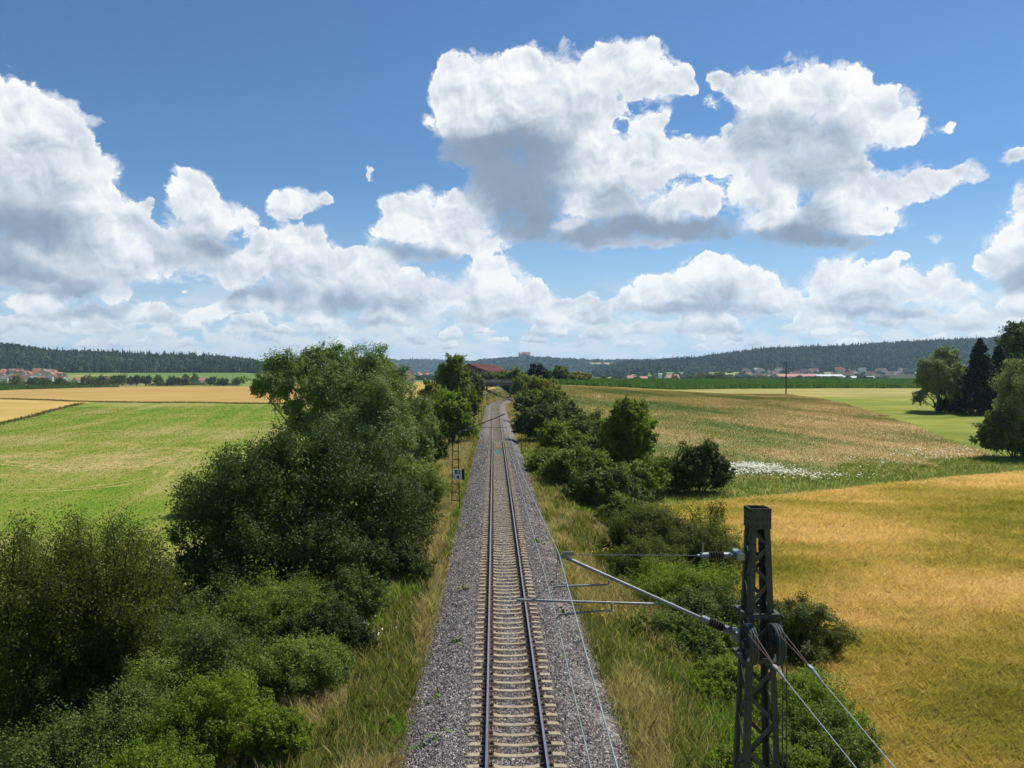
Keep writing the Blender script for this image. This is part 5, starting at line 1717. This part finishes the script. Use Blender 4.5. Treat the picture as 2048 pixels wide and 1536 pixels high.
def gable_house(name, label, cat, L, W, H, R, wall, roof, loc, rz, group=None, hip=False):
    root = thing(name, label, cat, loc, rz, group)
    w = MB()
    w.add([(-L/2,-W/2,-3),(L/2,-W/2,-3),(L/2,W/2,-3),(-L/2,W/2,-3),(-L/2,-W/2,H),(L/2,-W/2,H),(L/2,W/2,H),(-L/2,W/2,H),(-L/2,0,H+R*.97),(L/2,0,H+R*.97)],
          [(0,1,5,4),(2,3,7,6),(1,2,6,9,5),(3,0,4,8,7)])
    w.build('wall', wall, root)
    o = .45
    k = R / (W / 2)
    rf = MB()
    for s in (-1, 1):
        y0, z0 = s * (W / 2 + o), H - o * k
        e = [(-L/2-o, y0, z0), (L/2+o, y0, z0), (L/2+o, 0, H + R), (-L/2-o, 0, H + R)]
        e2 = [(x, y, z + .22) for x, y, z in e]
        rf.add(e + e2, [(0,1,2,3),(7,6,5,4),(0,4,5,1),(1,5,6,2),(2,6,7,3),(3,7,4,0)] if s > 0 else [(3,2,1,0),(4,5,6,7),(1,5,4,0),(2,6,5,1),(3,7,6,2),(0,4,7,3)])
    rf.build('roof', roof, root)
    return root

def settlements():
    r = np.random.default_rng(33)
    walls = [plain('cream render', (.62, .58, .48), .9, var=.1), plain('white render', (.72, .71, .67), .9, var=.08), plain('grey render', (.42, .41, .39), .9, var=.1)]
    roofs = [plain('red tile', (.24, .10, .065), .85, var=.2, scale=1), plain('orange tile', (.29, .13, .085), .85, var=.2, scale=1), plain('brown tile', (.16, .085, .065), .85, var=.2, scale=1), plain('slate', (.16, .16, .17), .7, var=.2, scale=1)]
    rn = ['red', 'orange', 'brown', 'grey']
    wn = ['cream', 'white', 'grey']
    protos = {}
    def house(px, py, Y, wi, ri, s, rz, where):
        x = X_at(px, Y)
        z = float(at(px, py, Y)[2])
        z = float(ground_z(x, Y)) if z < float(ground_z(x, Y)) else min(z, float(ground_z(x, Y)) + 1.5)
        g = '%s walled houses with %s roofs in the %s' % (wn[wi], rn[ri], where)
        lab = '%s walled house with a %s roof in the %s' % (wn[wi], rn[ri], where)
        key = (wi, ri)
        if key not in protos:
            protos[key] = o = gable_house('house', lab, 'house', 13, 9, 5.5, 4.2, walls[wi], roofs[ri], (x, Y, z), rz, g)
        else:
            o = copy_tree(protos[key])
            o['label'] = lab; o['group'] = g
            o.location = (x, Y, z)
        o.scale = (s, s, s)
        o.rotation_euler = (0, 0, rz)
    for i in range(58):
        px = -30 + 165 * r.random() ** .9
        Y = 1060 + 330 * r.random()
        house(px, 790, Y, r.integers(0, 3), int(r.choice([0, 0, 1, 1, 2, 3])), .70 + .3 * r.random(), r.random() * 3.1, 'left village')
    for px, Y in ((158, 1010), (163, 1030), (215, 960), (265, 960), (405, 990)):
        house(px, 790, Y, 0, 1, .9, .3 + r.random(), 'hamlet left of the willow')
    for i in range(62):
        px = 1490 + 320 * r.random()
        Y = 1700 + 420 * r.random()
        house(px, 790, Y, r.integers(0, 3), int(r.choice([0, 0, 1, 2, 2, 3])), .9 + .5 * r.random(), r.random() * 3.1, 'village below the right hill')
    for i in range(40):
        px = 815 + 130 * r.random()
        Y = 2300 + 700 * r.random()
        house(px, 790, Y, r.integers(0, 3), int(r.choice([0, 1, 2, 3])), 1.2 + .6 * r.random(), r.random() * 3.1, 'far town beside the barn')
    # single buildings
    red, pale = roofs[0], walls[1]
    pink = plain('salmon tile roof', (.40, .20, .15), .85, var=.15, scale=.5)
    sheet = plain('white roofing sheet', (.46, .47, .48), .5, var=.08)
    beige = plain('beige cladding', (.50, .46, .37), .8, var=.06)
    def at_ground(px, Y):
        x = X_at(px, Y)
        return (x, Y, float(ground_z(x, Y)))
    gable_house('house', 'gable house with a salmon roof just right of the big willow', 'house', 9, 7.5, 4.5, 4, walls[0], pink, at_ground(818, 560), 1.9)
    for px, Y, L, W, H, R, rf, rz, lab in ((1344, 1150, 18, 16, 6.5, 5, pink, .1, 'salmon roofed farmhouse above the corn before the foothill meadow'), (1264, 1150, 15, 12, 6.5, 3.5, pink, .2, 'low salmon roof above the corn, leftmost of the three'), (1285, 1160, 13, 12, 6, 3, pink, .1, 'low salmon roof above the corn, middle of the three'), (1320, 1200, 5, 5, 12, 1, sheet, 0, 'small white tower above the corn beside the salmon farmhouse'),
            (1590, 1400, 70, 30, 7.5, 4.5, pink, .05, 'long salmon roofed hall behind the wooden pole'), (1655, 1420, 50, 26, 8, 3, sheet, .05, 'white roofed hall behind the corn, left of the two'), (1715, 1350, 55, 26, 5.5, 2.5, sheet, .05, 'low white roofed hall behind the corn, right of the two')):
        gable_house('hall' if L > 40 else 'house', lab, 'hall' if L > 40 else 'house', L, W, H, R, beige if L > 40 else walls[1], rf, at_ground(px, Y), rz)
    root = thing('hall', 'flat roofed beige hall left of the round willow at the right edge', 'hall', at_ground(1812, 1150))
    MB().box((0, 0, 5.5), (62, 30, 11)).build('wall', beige, root)
    MB().box((0, 0, 11.25), (63, 31, .5)).build('roof', sheet, root)
    # the red barn above the bridge
    x, Y, z = at_ground(948, 455)
    wood = plain('dark barn boards', (.085, .050, .038), .9)
    barnroof = Mat('red sheet roof', .9, .05)
    p = barnroof.obj()
    wv = barnroof.n('ShaderNodeTexWave', {'Vector': p, 'Scale': 1.6}).outputs['Fac']
    barnroof.color(barnroof.mix(barnroof.rng(barnroof.noise(p, .5, 4), .3, .7), (.080, .030, .023), (.125, .048, .036))).bump(wv, .4, .05)
    zt = float(at(941, 728.5, Y)[2])
    H = zt - z - 4.2
    root = gable_house('barn', 'big barn with a dark red metal roof above the road bridge', 'barn', 30, 23, H, 4.2, wood, barnroof.m, (x + 4, Y + 8, z), math.pi / 2 - .45)
    # castle on the ridge
    Y = 4180
    c = at(1049, 713, Y)
    x = float(c[0]); z = float(ground_z(x, Y)) - 4
    zt = float(at(1049, 704, Y)[2])
    root = thing('castle', 'reddish castle with red roofs on the wooded ridge', 'castle', (x, Y, z))
    stone = plain('reddish castle stone', (.40, .25, .20), .9, var=.2, scale=.2)
    troof = plain('castle roof tile', (.42, .15, .09), .85, var=.2, scale=.2)
    h = zt - z
    def wing(dx, dy, L, W, H, R):
        w = MB().box((dx, dy, H / 2), (L, W, H)); w.build('wing', stone, root)
        k = MB()
        k.add([(dx-L/2-.5,dy-W/2-.5,H),(dx+L/2+.5,dy-W/2-.5,H),(dx+L/2+.5,dy+W/2+.5,H),(dx-L/2-.5,dy+W/2+.5,H),(dx-L/2,dy,H+R),(dx+L/2,dy,H+R)], [(0,1,5,4),(2,3,4,5),(1,2,5),(3,0,4),(3,2,1,0)])
        k.build('roof', troof, root)
        wi = MB()
        for q in np.linspace(-.4, .4, 6):
            for t in (.45, .75):
                wi.box((dx + q * L, dy - W / 2 - .02, H * t), (1.4, .2, 2.2))
        wi.build('window_row', M_BLACK, root)
    wing(8, 0, 44, 16, h - 9, 9)
    wing(-20, -4, 16, 14, h - 14, 6)
    wing(20, -14, 20, 12, h - 16, 6)
    MB().tube([(-26, 2, 0), (-26, 2, h - 5)], 5, 12).build('tower', stone, root)
    MB().tube([(-26, 2, h - 5), (-26, 2, h + 1)], [5.6, .2], 12).build('tower_roof', troof, root)
settlements()

def wood_pole():
    Y = 287
    b = at(1572, 786, Y)
    x, z = float(b[0]), float(ground_z(float(b[0]), Y)) - .3
    top = float(at(1572, 724, Y)[2]) - z
    root = thing('power_pole', 'wooden power pole with a crossarm on the crest of the hay meadow', 'pole', (x, Y, z))
    MB().tube([(0, 0, 0), (0, 0, top)], [.24, .19], 10).build('pole_shaft', plain('creosoted wood', (.055, .036, .028), .9), root)
    MB().box((0, -.22, top - .15), (4.6, .16, .18)).bar((-1.2, -.22, top - .2), (0, -.2, top - 1.3), .09).bar((1.2, -.22, top - .2), (0, -.2, top - 1.3), .09).build('crossarm', M_STEEL, root)
    for dx in (-2.1, 0, 2.1):
        i = MB().tube([(dx, -.22, top - .06), (dx, -.22, top + .1), (dx, -.22, top + .34)], [.07, .11, .06], 8)
        i.build('insulator', M_DARKINS, root)
    MB().box((.26, -.2, top - 2.6), (.25, .25, .7)).build('switch_box', M_GALV, root)
wood_pole()

def fence_posts():
    m = plain('weathered fence wood', (.16, .13, .10), .9)
    for i, (px, Y) in enumerate(((1936, 183), (1945, 183), (1955, 182), (1975, 181), (1985, 180))):
        x = X_at(px, Y)
        root = MB().tube([(0, 0, -.3), (0, 0, 1.5), (0, 0, 1.56)], [.10, .09, .03], 7).build('fence_post', m, None, False, (x, Y, float(ground_z(x, Y))))
        tag(root, 'weathered wooden fence post under the spruces', 'post', 'fence posts under the spruces')
fence_posts()

# ================================================================== air
def haze():
    m = bpy.data.materials.new('haze')
    m.use_nodes = True
    nt = m.node_tree
    nt.nodes.clear()
    v = nt.nodes.new('ShaderNodeVolumePrincipled')
    v.inputs['Color'].default_value = (.50, .74, 1.0, 1)
    v.inputs['Density'].default_value = HAZE_DENSITY
    v.inputs['Anisotropy'].default_value = 0.2
    o = nt.nodes.new('ShaderNodeOutputMaterial')
    nt.links.new(v.outputs[0], o.inputs['Volume'])
    b = MB().box((0, 0, 0), (21000, 21000, 330)).build('haze', m)
    b.location = (0, 0, 330 / 2 - 60)
    tag(b, kind='stuff')
HAZE_DENSITY = 0.000065
haze()
